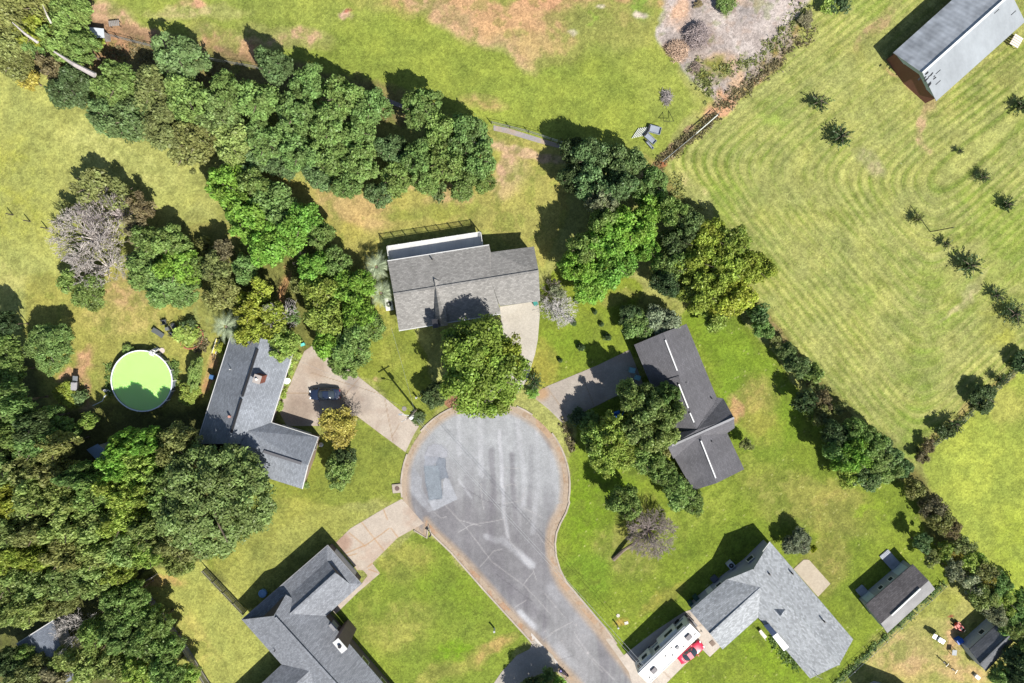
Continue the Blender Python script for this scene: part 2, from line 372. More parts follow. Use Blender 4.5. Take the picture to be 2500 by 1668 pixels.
    # lawn east of the close
    region([(1320, 700), (1400, 620), (1560, 690), (1560, 850), (1340, 945), (1270, 920), (1330, 760)], (144, 172, 54), 12)
    blob(1400, 840, 70, 50, (132, 168, 48), .7); blob(1330, 900, 40, 60, (170, 168, 76), .9, 20); blob(1520, 730, 45, 22, (186, 174, 100), .9, -10); blob(1360, 960, 50, 14, (196, 160, 110), .9, -25, .3)
    region([(1400, 1015), (1560, 950), (1700, 740), (1800, 760), (1960, 960), (2090, 1120), (2240, 1200), (2330, 1400), (2300, 1425), (2080, 1610), (2040, 1700), (1640, 1700), (1500, 1620), (1372, 1440), (1345, 1340), (1372, 1240), (1400, 1150)], (136, 166, 52), 10)
    region([(1690, 770), (1790, 790), (1950, 990), (1900, 1130), (1800, 1080), (1750, 900)], (132, 172, 46), 22, .8)
    blob(1470, 1250, 110, 130, (128, 168, 40), .9); blob(1530, 1350, 90, 60, (160, 170, 80), .9, 30); blob(1450, 1400, 60, 60, (122, 162, 46), .7)
    blob(1960, 1220, 200, 70, (156, 168, 76), .85, 20); blob(2050, 1250, 90, 70, (172, 166, 90), .9); blob(2010, 1380, 60, 80, (164, 158, 86), .9, 40); blob(2140, 1250, 90, 50, (142, 174, 52), .7)
    blob(1860, 1120, 80, 50, (150, 172, 66), .7, -30); blob(1700, 1260, 140, 40, (150, 176, 64), .7, -30); blob(1620, 1460, 60, 18, (182, 174, 84), .8, -35); blob(1850, 1000, 60, 90, (158, 168, 72), .8)
    blob(1830, 960, 40, 34, (176, 164, 94), .9, 30); blob(1780, 1010, 18, 34, (204, 168, 116), 1, -20, .3); blob(1900, 1620, 110, 50, (134, 172, 44), .7, 30); blob(1520, 1505, 22, 10, (196, 172, 90), .9)
    blob(1760, 1540, 60, 40, (126, 168, 44), .7); blob(1485, 1100, 70, 70, (146, 184, 44), .6); blob(2010, 1560, 60, 60, (156, 170, 66), .7); blob(1560, 1280, 60, 80, (166, 164, 84), .7)
    # south-east plots
    region([(2045, 1700), (2315, 1425), (2380, 1440), (2560, 1620), (2560, 1720), (2030, 1720)], (192, 188, 108), 10)
    blob(2210, 1600, 90, 60, (206, 182, 124), .8); blob(2320, 1570, 30, 60, (214, 180, 130), .8); blob(2340, 1640, 70, 30, (210, 184, 128), .8); blob(2290, 1470, 60, 34, (172, 184, 82), .8, -40)
    blob(2230, 1500, 90, 12, (166, 176, 88), .8, -42); blob(2307, 1500, 8, 6, (190, 116, 84), 1.2, 0, 0); blob(2220, 1620, 30, 22, (208, 180, 130), .7)
    # far right field
    region([(2240, 1130), (2560, 850), (2560, 1620), (2400, 1420), (2280, 1220)], (166, 192, 74), 14)
    blob(2400, 1150, 100, 110, (178, 204, 78), .6, -40); blob(2470, 1000, 60, 60, (180, 190, 90), .7); blob(2480, 1350, 60, 120, (166, 196, 66), .6)
    # mown field with rings of stripes along its edges
    fld = [(1830, 235), (1632, 392), (1700, 520), (1900, 800), (1990, 900), (2110, 1060), (2222, 1122), (2600, 800), (2600, -150), (2040, -150), (1960, 80)]
    m = region(fld, (168, 188, 86), 10)
    def ld(a, b):
        dx, dy = b[0] - a[0], b[1] - a[1]; L2 = math.hypot(dx, dy); return ((px - a[0]) * dy - (py - a[1]) * dx) / L2
    d1 = ld((1640, 395), (2230, 1120)); d2 = ld((2230, 1120), (2500, 880)) ; d3 = ld((1850, 230), (1640, 395))
    kk = 34.0; D = -kk * np.log(np.exp(-np.clip(d1, -400, 2500) / kk) + np.exp(-np.clip(d2, -400, 2500) / kk) + np.exp(-np.clip(d3 + 20, -400, 2500) / kk) + 1e-30)
    barn = np.maximum(np.abs(ld((2320, 150), (2500, -10))) - 0, 0)
    D = D + 9 * (fbm(X, Y, 22, 31, 3) - .5) + 1.0 * (n2 - .5)
    per = 19.0; ph = D / per; k = np.floor(ph); rs = np.random.RandomState(5).rand(400)
    amp = rs[(k.astype(int) + 60) % 400]; wv = np.sin(2 * math.pi * ph) * .5 + .5
    brk = sstep(.32, .62, fbm(X, Y, 9, 37, 3))
    al = (px * .63 + py * .777); sn = fbm(D / 16.0, al / 170.0, 1.0, 51, 4); sn2 = fbm(D / 7.0, al / 60.0, 1.0, 53, 3)
    col = mixc(col, (140, 170, 66), m * sstep(.47, .66, sn) * .75); col = mixc(col, (198, 203, 120), m * sstep(.53, .36, sn2) * .5)
    col = mixc(col, (128, 162, 54), m * wv * (.5 + .5 * amp) * (.6 + .4 * brk)); col = mixc(col, (196, 206, 112), m * (1 - wv) * (.3 + .5 * amp) * (.3 + .7 * brk))
    fine = np.sin(2 * math.pi * D / 6.3) * .5 + .5; col = mixc(col, (196, 204, 126), m * fine * .35 * (1 - .6 * brk))
    dk = np.exp(-((ph - np.round(ph)) ** 2) / .004) * (amp > .7); col = mixc(col, (112, 146, 52), m * dk * .7)
    pa = sstep(.5, .66, fbm(X, Y, 8, 41, 4)); col = mixc(col, (188, 198, 108), m * pa * .25)
    pb = sstep(.55, .68, fbm(X, Y, 11, 43, 4)); col = mixc(col, (148, 184, 66), m * pb * .5)
    pc = sstep(.56, .68, fbm(X, Y, 4, 47, 4)); col = mixc(col, (192, 194, 120), m * pc * .2)
    blob(2258, 330, 14, 70, (214, 184, 140), .9, -4, .4); blob(2268, 268, 26, 22, (216, 182, 136), 1, 0, .3); blob(2360, 720, 12, 90, (204, 194, 140), .9, 42, .3); blob(2125, 400, 26, 40, (186, 178, 130), .8, -40)
    blob(2210, 205, 8, 90, (200, 176, 122), .9, -40, .3); blob(2120, 120, 30, 60, (168, 168, 96), .7, 40); blob(2150, 60, 20, 80, (190, 168, 120), .8, 40); blob(2460, 170, 40, 40, (146, 158, 78), .7)
    blob(1900, 280, 60, 50, (154, 188, 76), .6); blob(1700, 480, 20, 90, (206, 196, 132), .7, -30)
    blob(1960, 900, 14, 120, (210, 188, 138), .8, -38, .4); blob(1880, 790, 12, 80, (206, 186, 136), .8, -35, .4); blob(2440, 790, 60, 60, (182, 186, 84), .6)
    # gravel and rough ground
    g = [(1622, -60), (1625, 20), (1612, 90), (1640, 150), (1700, 200), (1745, 262), (1775, 262), (1850, 190), (1935, 110), (1950, 20), (2010, -60)]
    m = region(g, (206, 192, 184), 14)
    col = mixc(col, (222, 212, 206), m * sstep(.5, .62, n2) * .7); col = mixc(col, (180, 160, 146), m * sstep(.56, .68, n3) * .6)
    blob(1760, 170, 70, 40, (214, 184, 158), .8, 30); blob(1660, 30, 30, 50, (224, 188, 160), .8); blob(1790, 5, 60, 12, (236, 198, 160), .9)
    blob(1760, 255, 60, 26, (226, 178, 140), 1.2, -25, .5); blob(1790, 215, 16, 40, (232, 196, 160), 1, 20, .3); blob(1870, 175, 110, 16, (208, 170, 128), 1, -42, .5); blob(1900, 120, 90, 18, (170, 150, 92), .9, -42, .6)
    blob(1730, 180, 50, 40, (150, 150, 80), .7, 30, .9); blob(1650, 130, 36, 34, (176, 136, 104), 1, 0, .4); blob(1700, 95, 40, 36, (150, 124, 110), .9, 0, .3)
    blob(1640, 360, 130, 12, (176, 150, 116), 1.1, -42, .5); blob(1610, 395, 18, 10, (190, 122, 88), 1.1, -30, .2); blob(1585, 385, 22, 12, (206, 172, 116), .9)
    blob(1200, 40, 210, 70, (214, 174, 130), .75, 14, .5); blob(1300, 110, 120, 40, (204, 178, 122), .6, 10); blob(1795, 985, 22, 34, (206, 168, 120), 1.2, -25, .2); blob(1850, 960, 50, 40, (182, 172, 96), .8, 30)
    # soil strip under the boundary hedges
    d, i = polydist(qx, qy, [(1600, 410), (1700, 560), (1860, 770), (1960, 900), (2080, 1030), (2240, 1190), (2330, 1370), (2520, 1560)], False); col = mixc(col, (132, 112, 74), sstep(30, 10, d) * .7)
    d, i = polydist(qx, qy, [(2238, 1112), (2330, 1040), (2520, 862)], False); col = mixc(col, (178, 158, 104), sstep(13, 4, d) * .8)
    d, i = polydist(qx, qy, [(2302, 1424), (2040, 1666)], False); col = mixc(col, (150, 156, 80), sstep(10, 3, d) * .8)
    # circular mower marks on the lawns and white flecks of clover
    r = np.hypot(px - 1184, py - 1185); ly = ((px > 1385) & (px < 1700) & (py > 1030) & (py < 1400))
    s = np.sin(r / 3.4 + 3 * n4) * .5 + .5; col = mixc(col, (112, 150, 38), ly * s * .16)
    a = ((px + py * .9) / 5.5); ln = (px > 1380) & (px < 2100) & (py > 780) & (py < 1660) & ~ly
    col = mixc(col, (118, 152, 44), ln * (np.sin(a + 5 * n4) * .5 + .5) * .15)
    wd = sstep(.60, .70, fbm(X, Y, 1.7, 57, 3)); col = mixc(col, (128, 152, 56), wd * .35); rs = np.random.RandomState(3).rand(*px.shape); fl = (rs > .9955) & (px > 1380) & (px < 2250) & (py > 650); col = mixc(col, (214, 208, 140), fl * .55)
    v = 1 + .5 * (n3 - .5) + .42 * (n2 - .5) + .22 * (rs - .5); h = (n2 - .5)
    gw = sstep(1.0, 1.25, col[..., 1] / (col[..., 0] + 1e-4)); col[..., 0] *= 1 + .09 * gw; col[..., 1] *= 1 - .07 * gw; col[..., 2] *= 1 + .22 * gw
    col = col * v[..., None]; col[..., 0] *= 1 + .12 * h; col[..., 2] *= 1 - .1 * h
    return col
def axis(lo, hi, res, outer):
    a = np.arange(lo, hi + res, res); return np.concatenate([[-o for o in outer[::-1]], a, outer])
gx = axis(-86, 86, .21, [92, 110, 160, 300, 800, 2500]); gy = axis(-60, 60, .21, [66, 80, 120, 250, 800, 2500])
GX, GY = np.meshgrid(gx, gy, indexing='ij'); i = np.arange(GX.size).reshape(GX.shape)
fa = np.stack([i[:-1, :-1], i[1:, :-1], i[1:, 1:], i[:-1, 1:]], -1).reshape(-1, 4)
gpx, gpy = to_px(np.clip(GX, -95, 95), np.clip(GY, -68, 68))
gz = np.where((abs(GX) > 95) | (abs(GY) > 66), -.02, 0.0)
gme = grid_mesh('ground', np.stack([GX, GY, gz], -1).reshape(-1, 3), fa)
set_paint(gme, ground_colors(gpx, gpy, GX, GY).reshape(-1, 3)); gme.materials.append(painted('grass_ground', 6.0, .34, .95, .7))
gr = bpy.data.objects.new('ground', gme); C.objects.link(gr); gr['kind'] = 'structure'

# ---------------------------------------------------------------- road, gutter, kerbs, driveways
RC = (1184, 1186)
left_e = [(1407.7 + 75, 1668 + 90), (1407.7, 1668), (1366, 1622), (1300, 1548), (1196, 1434), (1111, 1341), (1060, 1292)]
arc = [(RC[0] + 192 * math.cos(math.radians(a)), RC[1] + 193 * math.sin(math.radians(a))) for a in range(142, 371, 6)]
right_e = [(1375, 1225), (1368, 1246), (1354, 1272), (1344, 1298), (1340, 1328), (1343, 1362), (1353, 1396), (1370, 1430), (1464, 1541), (1553, 1664), (1610, 1740)]
edge = left_e + [(1041, 1269)] + arc + right_e
def road_colors(px, py, X, Y):
    n1 = fbm(X, Y, 6, 61, 5); n2 = fbm(X, Y, 1.2, 62, 4); n3 = fbm(X, Y, .35, 63, 2)
    col = np.zeros(px.shape + (3,)); col[:] = lin(164, 164, 166)
    stv = fbm(X, Y / 9.0, 1.3, 66, 4); col = mixc(col, (188, 187, 190), sstep(.5, .66, stv) * .5); col = mixc(col, (134, 130, 138), sstep(.5, .36, stv) * .45)
    top = sstep(1270, 1090, py + 90 * (n1 - .5) + .25 * (1184 - px)); col = mixc(col, (196, 199, 202), top * .8)
    low = sstep(1200, 1300, py - .3 * (px - 1184) + 120 * (n1 - .5)) * sstep(1560, 1400, py); col = mixc(col, (146, 144, 148), low * .7)
    def band(pts, w, c, s, brk=.4):
        nonlocal col
        d, _ = polydist(px + 5 * (n2 - .5) + 8 * (n1 - .5), py, pts, False); m = sstep(w, w * .2, d) * (1 - brk + brk * 2 * sstep(.35, .6, n1)); col = mixc(col, c, np.clip(m * s * .9, 0, 1))
    for pts, w, s in (([(1120, 1010), (1122, 1130)], 9, .35), ([(1172, 1010), (1176, 1160)], 10, .45), ([(1219, 1050), (1226, 1150), (1229, 1250), (1240, 1310)], 7, .8),
                      ([(1262, 1010), (1268, 1080), (1278, 1150), (1279, 1210), (1276, 1240)], 9, .8), ([(1310, 1050), (1312, 1180), (1304, 1260), (1300, 1300)], 9, .55), ([(1345, 1080), (1354, 1190)], 12, .4),
                      ([(1225, 1318), (1262, 1348), (1300, 1380)], 14, .7), ([(1270, 1496), (1305, 1532)], 12, .9), ([(1330, 1550), (1400, 1630)], 22, .5), ([(1350, 1440), (1430, 1530)], 26, .3),
                      ([(1210, 1320), (1190, 1310)], 12, .5), ([(1120, 1170), (1150, 1215)], 5, .5)):
        band(pts, w, (212, 213, 218), s)
    for pts, w, s in (([(1200, 1100), (1206, 1200), (1200, 1330)], 12, .4), ([(1250, 1110), (1255, 1230), (1262, 1320)], 10, .5), ([(1295, 1090), (1292, 1240)], 9, .4), ([(1276, 1005), (1320, 1040), (1345, 1090)], 12, .5), ([(1190, 1360), (1250, 1440), (1330, 1520)], 22, .35)):
        band(pts, w, (128, 124, 132), s)
    def cr(pts, s=.6, w=1.5, c=(205, 202, 202)):
        nonlocal col
        d, _ = polydist(px + 3 * (n2 - .5), py + 3 * (n1 - .5), pts, False); col = mixc(col, c, sstep(w, w * .3, d) * s)
    for pts in ([(1229, 1240), (1234, 1290), (1248, 1325), (1300, 1390), (1310, 1420)], [(1229, 1268), (1150, 1282), (1120, 1300)], [(1229, 1230), (1275, 1222), (1283, 1190)], [(1173, 1180), (1176, 1215), (1182, 1245)],
                [(1085, 1232), (1140, 1290), (1200, 1370), (1280, 1430), (1345, 1500)], [(1170, 1385), (1205, 1345), (1225, 1340)], [(1280, 1425), (1300, 1400)], [(1276, 1240), (1300, 1250), (1322, 1262)], [(1300, 1262), (1284, 1280)],
                [(1256, 1484), (1285, 1465)], [(1345, 1545), (1398, 1518)], [(1402, 1540), (1405, 1550), (1440, 1600), (1500, 1660)], [(1325, 1562), (1350, 1545)], [(1330, 1450), (1378, 1506)], [(1400, 1560), (1470, 1640)], [(1230, 1142), (1270, 1144)],
                [(1060, 1250), (1075, 1266), (1090, 1262)], [(1225, 1190), (1250, 1182), (1262, 1186)], [(1175, 1285), (1120, 1270)], [(1310, 1300), (1330, 1330)]): cr(pts)
    for pts in ([(1130, 1190), (1190, 1225), (1260, 1240)], [(1210, 1400), (1300, 1470)], [(1400, 1600), (1340, 1620)]): cr(pts, .5, 1.3, (100, 96, 104))
    def poly(pts, c, s=.9, edgec=None):
        nonlocal col
        d, i_ = polydist(px + 2 * (n3 - .5), py + 2 * (n3 - .5), pts); col = mixc(col, c, np.where(i_, 1.0, sstep(1.5, 0, d)) * s)
        if edgec is not None: col = mixc(col, edgec, sstep(1.6, .3, d) * .5)
    poly([(1038, 1108), (1046, 1090), (1060, 1084), (1080, 1087), (1093, 1102), (1092, 1115), (1080, 1120), (1060, 1114), (1038, 1114)], (190, 192, 200), .9, (150, 150, 158))
    poly([(1084, 1170), (1094, 1168), (1116, 1217), (1114, 1220), (1060, 1246), (1043, 1220), (1047, 1219), (1080, 1216)], (196, 199, 206))
    poly([(1066, 1120), (1072, 1117), (1088, 1121), (1087, 1140), (1095, 1166), (1078, 1169), (1064, 1150)], (148, 156, 168), .9, (120, 126, 138))
    poly([(1036, 1136), (1072, 1138), (1080, 1217), (1048, 1221), (1038, 1170)], (158, 168, 178), .95, (122, 130, 142))
    poly([(1037, 1115), (1070, 1116), (1066, 1128), (1058, 1136), (1037, 1137)], (176, 180, 190), .9)
    poly([(1000, 1130), (1030, 1170), (1028, 1190), (1048, 1225), (1035, 1240), (1000, 1200), (994, 1160)], (182, 185, 192), .6)
    poly([(1030, 1170), (1010, 1180), (1040, 1225), (1060, 1246), (1045, 1250), (1000, 1190)], (190, 192, 198), .5)
    d, _ = polydist(px, py, edge, False); dirt = sstep(14, 1, d + 9 * (n1 - .5)) ; col = mixc(col, (206, 180, 150), dirt * .6)
    rt = sstep(20, 3, d + 12 * (n1 - .5)) * (px > 1330) * (py > 1230); col = mixc(col, (208, 184, 158), rt * .5)
    for bx, by, br in ((1406, 1526, 4), (1371, 1564, 3), (1435, 1594, 4), (1331, 1541, 3), (1423, 1551, 2)):
        col = mixc(col, (205, 200, 200), sstep(br, br * .5, np.hypot(px - bx, py - by)) * .7)
    return col * (1 + .16 * (n1 - .5) + .28 * (n2 - .5) + .2 * (n3 - .5))[..., None]
def offset(pts, d):
    """offset an open pixel polyline sideways (left of travel is positive)"""
    out = []
    for k in range(len(pts)):
        a, b = pts[max(k - 1, 0)], pts[min(k + 1, len(pts) - 1)]; dx, dy = b[0] - a[0], b[1] - a[1]; L2 = math.hypot(dx, dy)
        dd = d(pts[k]) if callable(d) else d; out.append((pts[k][0] + dy / L2 * dd, pts[k][1] - dx / L2 * dd))
    return out
sheet('road', edge, .012, .14, road_colors, painted('asphalt', 12, .16, .88, .25))
def conc(base, dirt, joints=(), seed=70, stains=(), jc=(176, 150, 120), jw=1.4):
    def fn(px, py, X, Y):
        n1 = fbm(X, Y, 3.5, seed, 5); n2 = fbm(X, Y, .8, seed + 1, 4)
        col = np.zeros(px.shape + (3,)); col[:] = lin(*base); col = mixc(col, dirt, sstep(.46, .66, n1) * .6)
        for sx, sy, sr, c, s in stains: col = mixc(col, c, sstep(sr, sr * .3, np.hypot(px - sx, py - sy) + 20 * (n1 - .5)) * s)
        for j in joints:
            d, _ = polydist(px + 2 * (n2 - .5), py + 2 * (n1 - .5), j, False); col = mixc(col, jc, sstep(jw, .3, d) * .75)
        return col * (1 + .2 * (n2 - .5) + .14 * (n1 - .5))[..., None]
    return fn
concm = painted('concrete', 9, .12, .85, .2)
def outw(p): return 1.0
wfun = lambda p: (13.5 if p[0] > 1184 else 11)
go = offset(edge, wfun)
gut = go + edge[::-1]
def gutter_colors(px, py, X, Y):
    n1 = fbm(X, Y, 1.6, 90, 5); n2 = fbm(X, Y, .5, 91, 3); d, _ = polydist(px, py, go, False)
    col = np.zeros(px.shape + (3,)); col[:] = lin(206, 186, 164)
    col = mixc(col, (214, 172, 132), sstep(.48, .62, n1) * .5 * (px > 1240)); col = mixc(col, (170, 144, 118), sstep(.55, .68, n2) * .6)
    wh = ((px > 1298) & (px < 1362) & (py > 1545)) & (px < 1400); col = mixc(col, (236, 230, 222), wh * sstep(.3, .4, n2))
    wh = ((px > 1480) & (py > 1560)); col = mixc(col, (226, 216, 202), wh * .7); col = mixc(col, (200, 150, 112), sstep(.56, .66, n1) * (py > 1270) * (px < 1290) * .5)
    return col * (1 + .25 * (n2 - .5))[..., None]
g_ = sheet('gutter', gut, .026, .13, gutter_colors, concm); g_.name = 'road_gutter'
kin = go; kout = offset(edge, lambda p: wfun(p) + 4.0)
openings = [(700, 1045), (992, 1075), (1005, 1248), (1268, 975), (1345, 1000), (1330, 1585), (1530, 1690), (1240, 965)]
mk = MB()
for k in range(len(kin) - 1):
    mx_, my_ = (kin[k][0] + kin[k + 1][0]) / 2, (kin[k][1] + kin[k + 1][1]) / 2
    seg = math.hypot(kin[k][0] - kin[k + 1][0], kin[k][1] - kin[k + 1][1])
    n = max(1, int(seg / 25))
    for q in range(n):
        f0, f1 = q / n, (q + 1) / n
        L_ = lambda a, b, f: (a[0] + (b[0] - a[0]) * f, a[1] + (b[1] - a[1]) * f)
        A, B, D_, E_ = L_(kin[k], kin[k + 1], f0), L_(kin[k], kin[k + 1], f1), L_(kout[k], kout[k + 1], f1), L_(kout[k], kout[k + 1], f0)
        cxm, cym = (A[0] + B[0]) / 2, (A[1] + B[1]) / 2
        if any(math.hypot(cxm - ox, cym - oy) < r for ox, oy, r in ((1002, 1072, 40), (1016, 1250, 40), (1345, 1008, 46), (1250, 965, 36), (1345, 1585, 44), (1550, 1630, 60))): continue
        mk.solid([P(*t, .14) for t in (A, B, D_, E_)], .16)
kb = mk.build('kerb', plain('kerb_concrete', lin(214, 200, 184), .85, noise=.25, scale=4)); kb['kind'] = 'structure'

DRIVE = {
 'west': ([(743, 858), (765, 842), (823, 880), (865, 912), (930, 963), (1023, 1041), (1010, 1062), (990, 1104), (930, 1060), (869, 1014), (800, 1040), (700, 1040), (684, 1010), (690, 975), (705, 946), (722, 905)],
   conc((222, 208, 192), (190, 170, 154), [[(700, 960), (800, 960)], [(880, 920), (846, 960), (830, 990)], [(940, 975), (960, 1082)], [(760, 910), (930, 962)], [(955, 1070), (975, 1035)]], 72, [(730, 1000, 60, (166, 146, 130), .7), (770, 900, 40, (186, 160, 138), .6), (860, 940, 26, (158, 146, 140), .6), (880, 985, 40, (168, 154, 144), .5)])),
 'mid': ([(1220, 749), (1315, 735), (1318, 767), (1313, 830), (1306, 866), (1296, 897), (1286, 930), (1262, 962), (1200, 975), (1196, 940), (1240, 880), (1228, 830)],
   conc((228, 221, 208), (212, 203, 188), [], 76)),
 'east': ([(1537, 854), (1571, 939), (1496, 971), (1400, 1019), (1374, 1034), (1340, 1000), (1300, 968), (1322, 950), (1336, 943), (1461, 891)],
   conc((206, 196, 184), (184, 172, 162), [[(1336, 946), (1380, 1010)], [(1420, 915), (1450, 990)]], 80, [(1325, 962, 26, (206, 166, 122), .8)])),
 'southwest': ([(821, 1324), (856, 1290), (890, 1270), (940, 1240), (981, 1218), (1035, 1278), (971, 1313), (909, 1375), (928, 1400), (874, 1446), (820, 1499), (811, 1490), (860, 1440), (882, 1426), (898, 1405), (886, 1392), (872, 1392)],
   conc((222, 208, 192), (206, 180, 160), [[(882, 1274), (938, 1345)], [(852, 1300), (892, 1334)], [(935, 1240), (946, 1268)], [(955, 1290), (972, 1312)], [(840, 1352), (895, 1330), (950, 1290)], [(845, 1358), (870, 1352)], [(928, 1400), (900, 1390)], [(909, 1376), (898, 1384)]], 84, [(835, 1325, 30, (188, 142, 118), .6)], (204, 158, 104), 2.0)),
 'south': ([(1303, 1562), (1350, 1600), (1362, 1640), (1320, 1645), (1265, 1668), (1230, 1720), (1170, 1720), (1225, 1640), (1262, 1600), (1293, 1585)],
   conc((206, 198, 186), (186, 178, 168), [], 86)),
 'southeast': ([(1512, 1608), (1600, 1540), (1668, 1495), (1686, 1489), (1760, 1578), (1733, 1604), (1714, 1585), (1670, 1625), (1605, 1690), (1560, 1730), (1535, 1640)],
   conc((234, 222, 208), (218, 204, 190), [[(1697, 1532), (1715, 1524)], [(1620, 1640), (1640, 1660)]], 88)),
}
for k_, (pl, fn) in DRIVE.items(): sheet('driveway', pl, .03, .14, fn, concm)
sheet('patio', [(1937, 1389), (1962, 1366), (1975, 1367), (2027, 1425), (1997, 1457)], .06, .16, conc((224, 210, 188), (212, 196, 172), [], 95), concm)
sheet('path', [(1205, 306), (1240, 313), (1320, 338), (1400, 362), (1400, 371), (1318, 350), (1238, 326), (1205, 319)], .02, .16, conc((186, 180, 182), (214, 186, 150), [], 97), concm)
sheet('path', [(905, 222), (940, 238), (1000, 262), (1000, 270), (935, 250), (903, 233)], .02, .16, conc((176, 166, 166), (206, 176, 140), [], 98), concm)
sheet('road_edge_rubble', [(1080, 983), (1096, 967), (1120, 968), (1150, 985), (1140, 1002), (1100, 1000)], .045, .14, conc((184, 140, 106), (150, 104, 76), [], 99), concm).name = 'mulch'
# ---------------------------------------------------------------- plants
def crown_mesh(name, seed, nclump, rc, nleaf, leaf, irr=.22, low=-.15, up=.25, hollow=.22, conic=0.0):
    """unit crown (x, y in -1..1, z 0..1): small leaf faces gathered in clumps on an uneven dome"""
    rs = np.random.RandomState(seed)
    ph = rs.rand(4) * 6.28
    C_ = []
    while len(C_) < nclump:
        d = rs.randn(3); d /= np.linalg.norm(d)
        if d[2] < low: continue
        a = math.atan2(d[1], d[0]); R = 1 - irr * (.5 + .25 * math.sin(2 * a + ph[0]) + .25 * math.sin(3 * a + ph[1]) + .2 * math.sin(5 * a + ph[2]))
        k = R * (.86 + .12 * rs.rand()) if rs.rand() > hollow else R * (.35 + .5 * rs.rand())
        z = .42 + d[2] * .5 * k; sh = 1 - conic * max(0, z)
        C_.append((d[0] * k * sh * (1 - rc * .6), d[1] * k * sh * (1 - rc * .6), z * (1 - .12 * rs.rand())))
    C_ = np.array(C_); tone = rs.rand(nclump)
    ci = rs.randint(0, nclump, nleaf); csz = rc * (.65 + .7 * rs.rand(nclump))
    d = rs.randn(nleaf, 3); d[:, 2] += .35; d /= np.linalg.norm(d, axis=1)[:, None]
    pos = C_[ci] + d * (csz[ci] * (.3 + .8 * rs.rand(nleaf) ** .7))[:, None] * np.array([1.1, 1.1, .5])
    nn = d * .55 + rs.randn(nleaf, 3) * .5 + np.array([0, 0, up + .25]); nn /= np.linalg.norm(nn, axis=1)[:, None]
    t = np.cross(nn, rs.randn(nleaf, 3)); t /= np.linalg.norm(t, axis=1)[:, None]; b = np.cross(nn, t)
    L = leaf * (.6 + .8 * rs.rand(nleaf))[:, None]
    V = np.stack([pos - t * L, pos + b * L * .55, pos + t * L, pos - b * L * .55], 1).reshape(-1, 3)
    me = grid_mesh(name, V, np.arange(nleaf * 4).reshape(-1, 4))
    at = me.attributes.new('clump', 'FLOAT', 'POINT'); at.data.foreach_set('value', np.repeat(tone[ci] * .8 + .2 * rs.rand(nleaf), 4).astype(np.float32))
    me.materials.append(LEAF); return me
def spiky_mesh(name, seed, nbr, per, leaf):
    """open young tree: long shoots going out and up, leaves along each"""
    rs = np.random.RandomState(seed); P_ = []; T_ = []; tn = []
    for k in range(nbr):
        a = rs.rand() * 6.283; e = rs.uniform(.1, 1.3); ln = rs.uniform(.55, 1.0) * (1 - .25 * (e > 1)); d = np.array([math.cos(a) * math.cos(e), math.sin(a) * math.cos(e), math.sin(e)])
        c = rs.rand()
        for q in range(per):
            f = .15 + .85 * rs.rand(); p = d * f * ln; p[2] = p[2] * .75 + .18; p += rs.randn(3) * .035
            P_.append(p); tt = d + rs.randn(3) * .55; T_.append(tt / np.linalg.norm(tt)); tn.append(c)
    pos = np.array(P_); t = np.array(T_); n = len(pos); nn = np.cross(t, rs.randn(n, 3)); nn[:, 2] = abs(nn[:, 2]) + .3; nn /= np.linalg.norm(nn, axis=1)[:, None]
    b = np.cross(nn, t); L = leaf * (.6 + .8 * rs.rand(n))[:, None]
    V = np.stack([pos - t * L, pos + b * L * .4, pos + t * L, pos - b * L * .4], 1).reshape(-1, 3)
    me = grid_mesh(name, V, np.arange(n * 4).reshape(-1, 4))
    at = me.attributes.new('clump', 'FLOAT', 'POINT'); at.data.foreach_set('value', np.repeat(np.array(tn), 4).astype(np.float32)); me.materials.append(LEAF); return me
def seg_mesh(name, segs, mat, n=3):
    """thin tapered twigs from (p0, p1, r0, r1)"""
    a = np.array([list(s[0]) + list(s[1]) + [s[2], s[3]] for s in segs]); p0, p1 = a[:, :3], a[:, 3:6]; m = len(a)
    d = p1 - p0; d /= np.linalg.norm(d, axis=1)[:, None] + 1e-9
    u = np.cross(d, np.array([.3, .2, .93])); u /= np.linalg.norm(u, axis=1)[:, None] + 1e-9; w = np.cross(d, u)
    V = []
    for k in range(n):
        an = 2 * math.pi * k / n; o = u * math.cos(an) + w * math.sin(an); V += [p0 + o * a[:, 6:7], p1 + o * a[:, 7:8]]
    V = np.stack(V, 1).reshape(-1, 3); base = np.arange(m) * 2 * n; F_ = []
    for k in range(n):
        j = (k + 1) % n; F_.append(np.stack([base + 2 * k, base + 2 * j, base + 2 * j + 1, base + 2 * k + 1], 1))
    me = grid_mesh(name, V, np.concatenate(F_)); me.materials.append(mat); return me
def branch_segs(rs, levels=5, spread=.55, lean=(0, 0, 1), start=.22, r=.035, shrink=.72, kids=(2, 4)):
    out = []
    def grow(p, d, ln, r, lv):
        q = p; dd = d
        for s in range(2):
            dd = dd + rs.randn(3) * .12; dd = dd / np.linalg.norm(dd); e = q + dd * ln / 2; out.append((q, e, r, r * .8)); q = e; r *= .82
        if lv == 0: return
        for k in range(rs.randint(kids[0], kids[1] + 1)):
            nd = dd + rs.randn(3) * spread; nd[2] = abs(nd[2]) * .8; nd /= np.linalg.norm(nd); grow(q, nd, ln * shrink * rs.uniform(.8, 1.15), max(r * .74, .0042), lv - 1)
    l = np.array(lean, float); grow(np.zeros(3), l / np.linalg.norm(l), start, r, levels); return out
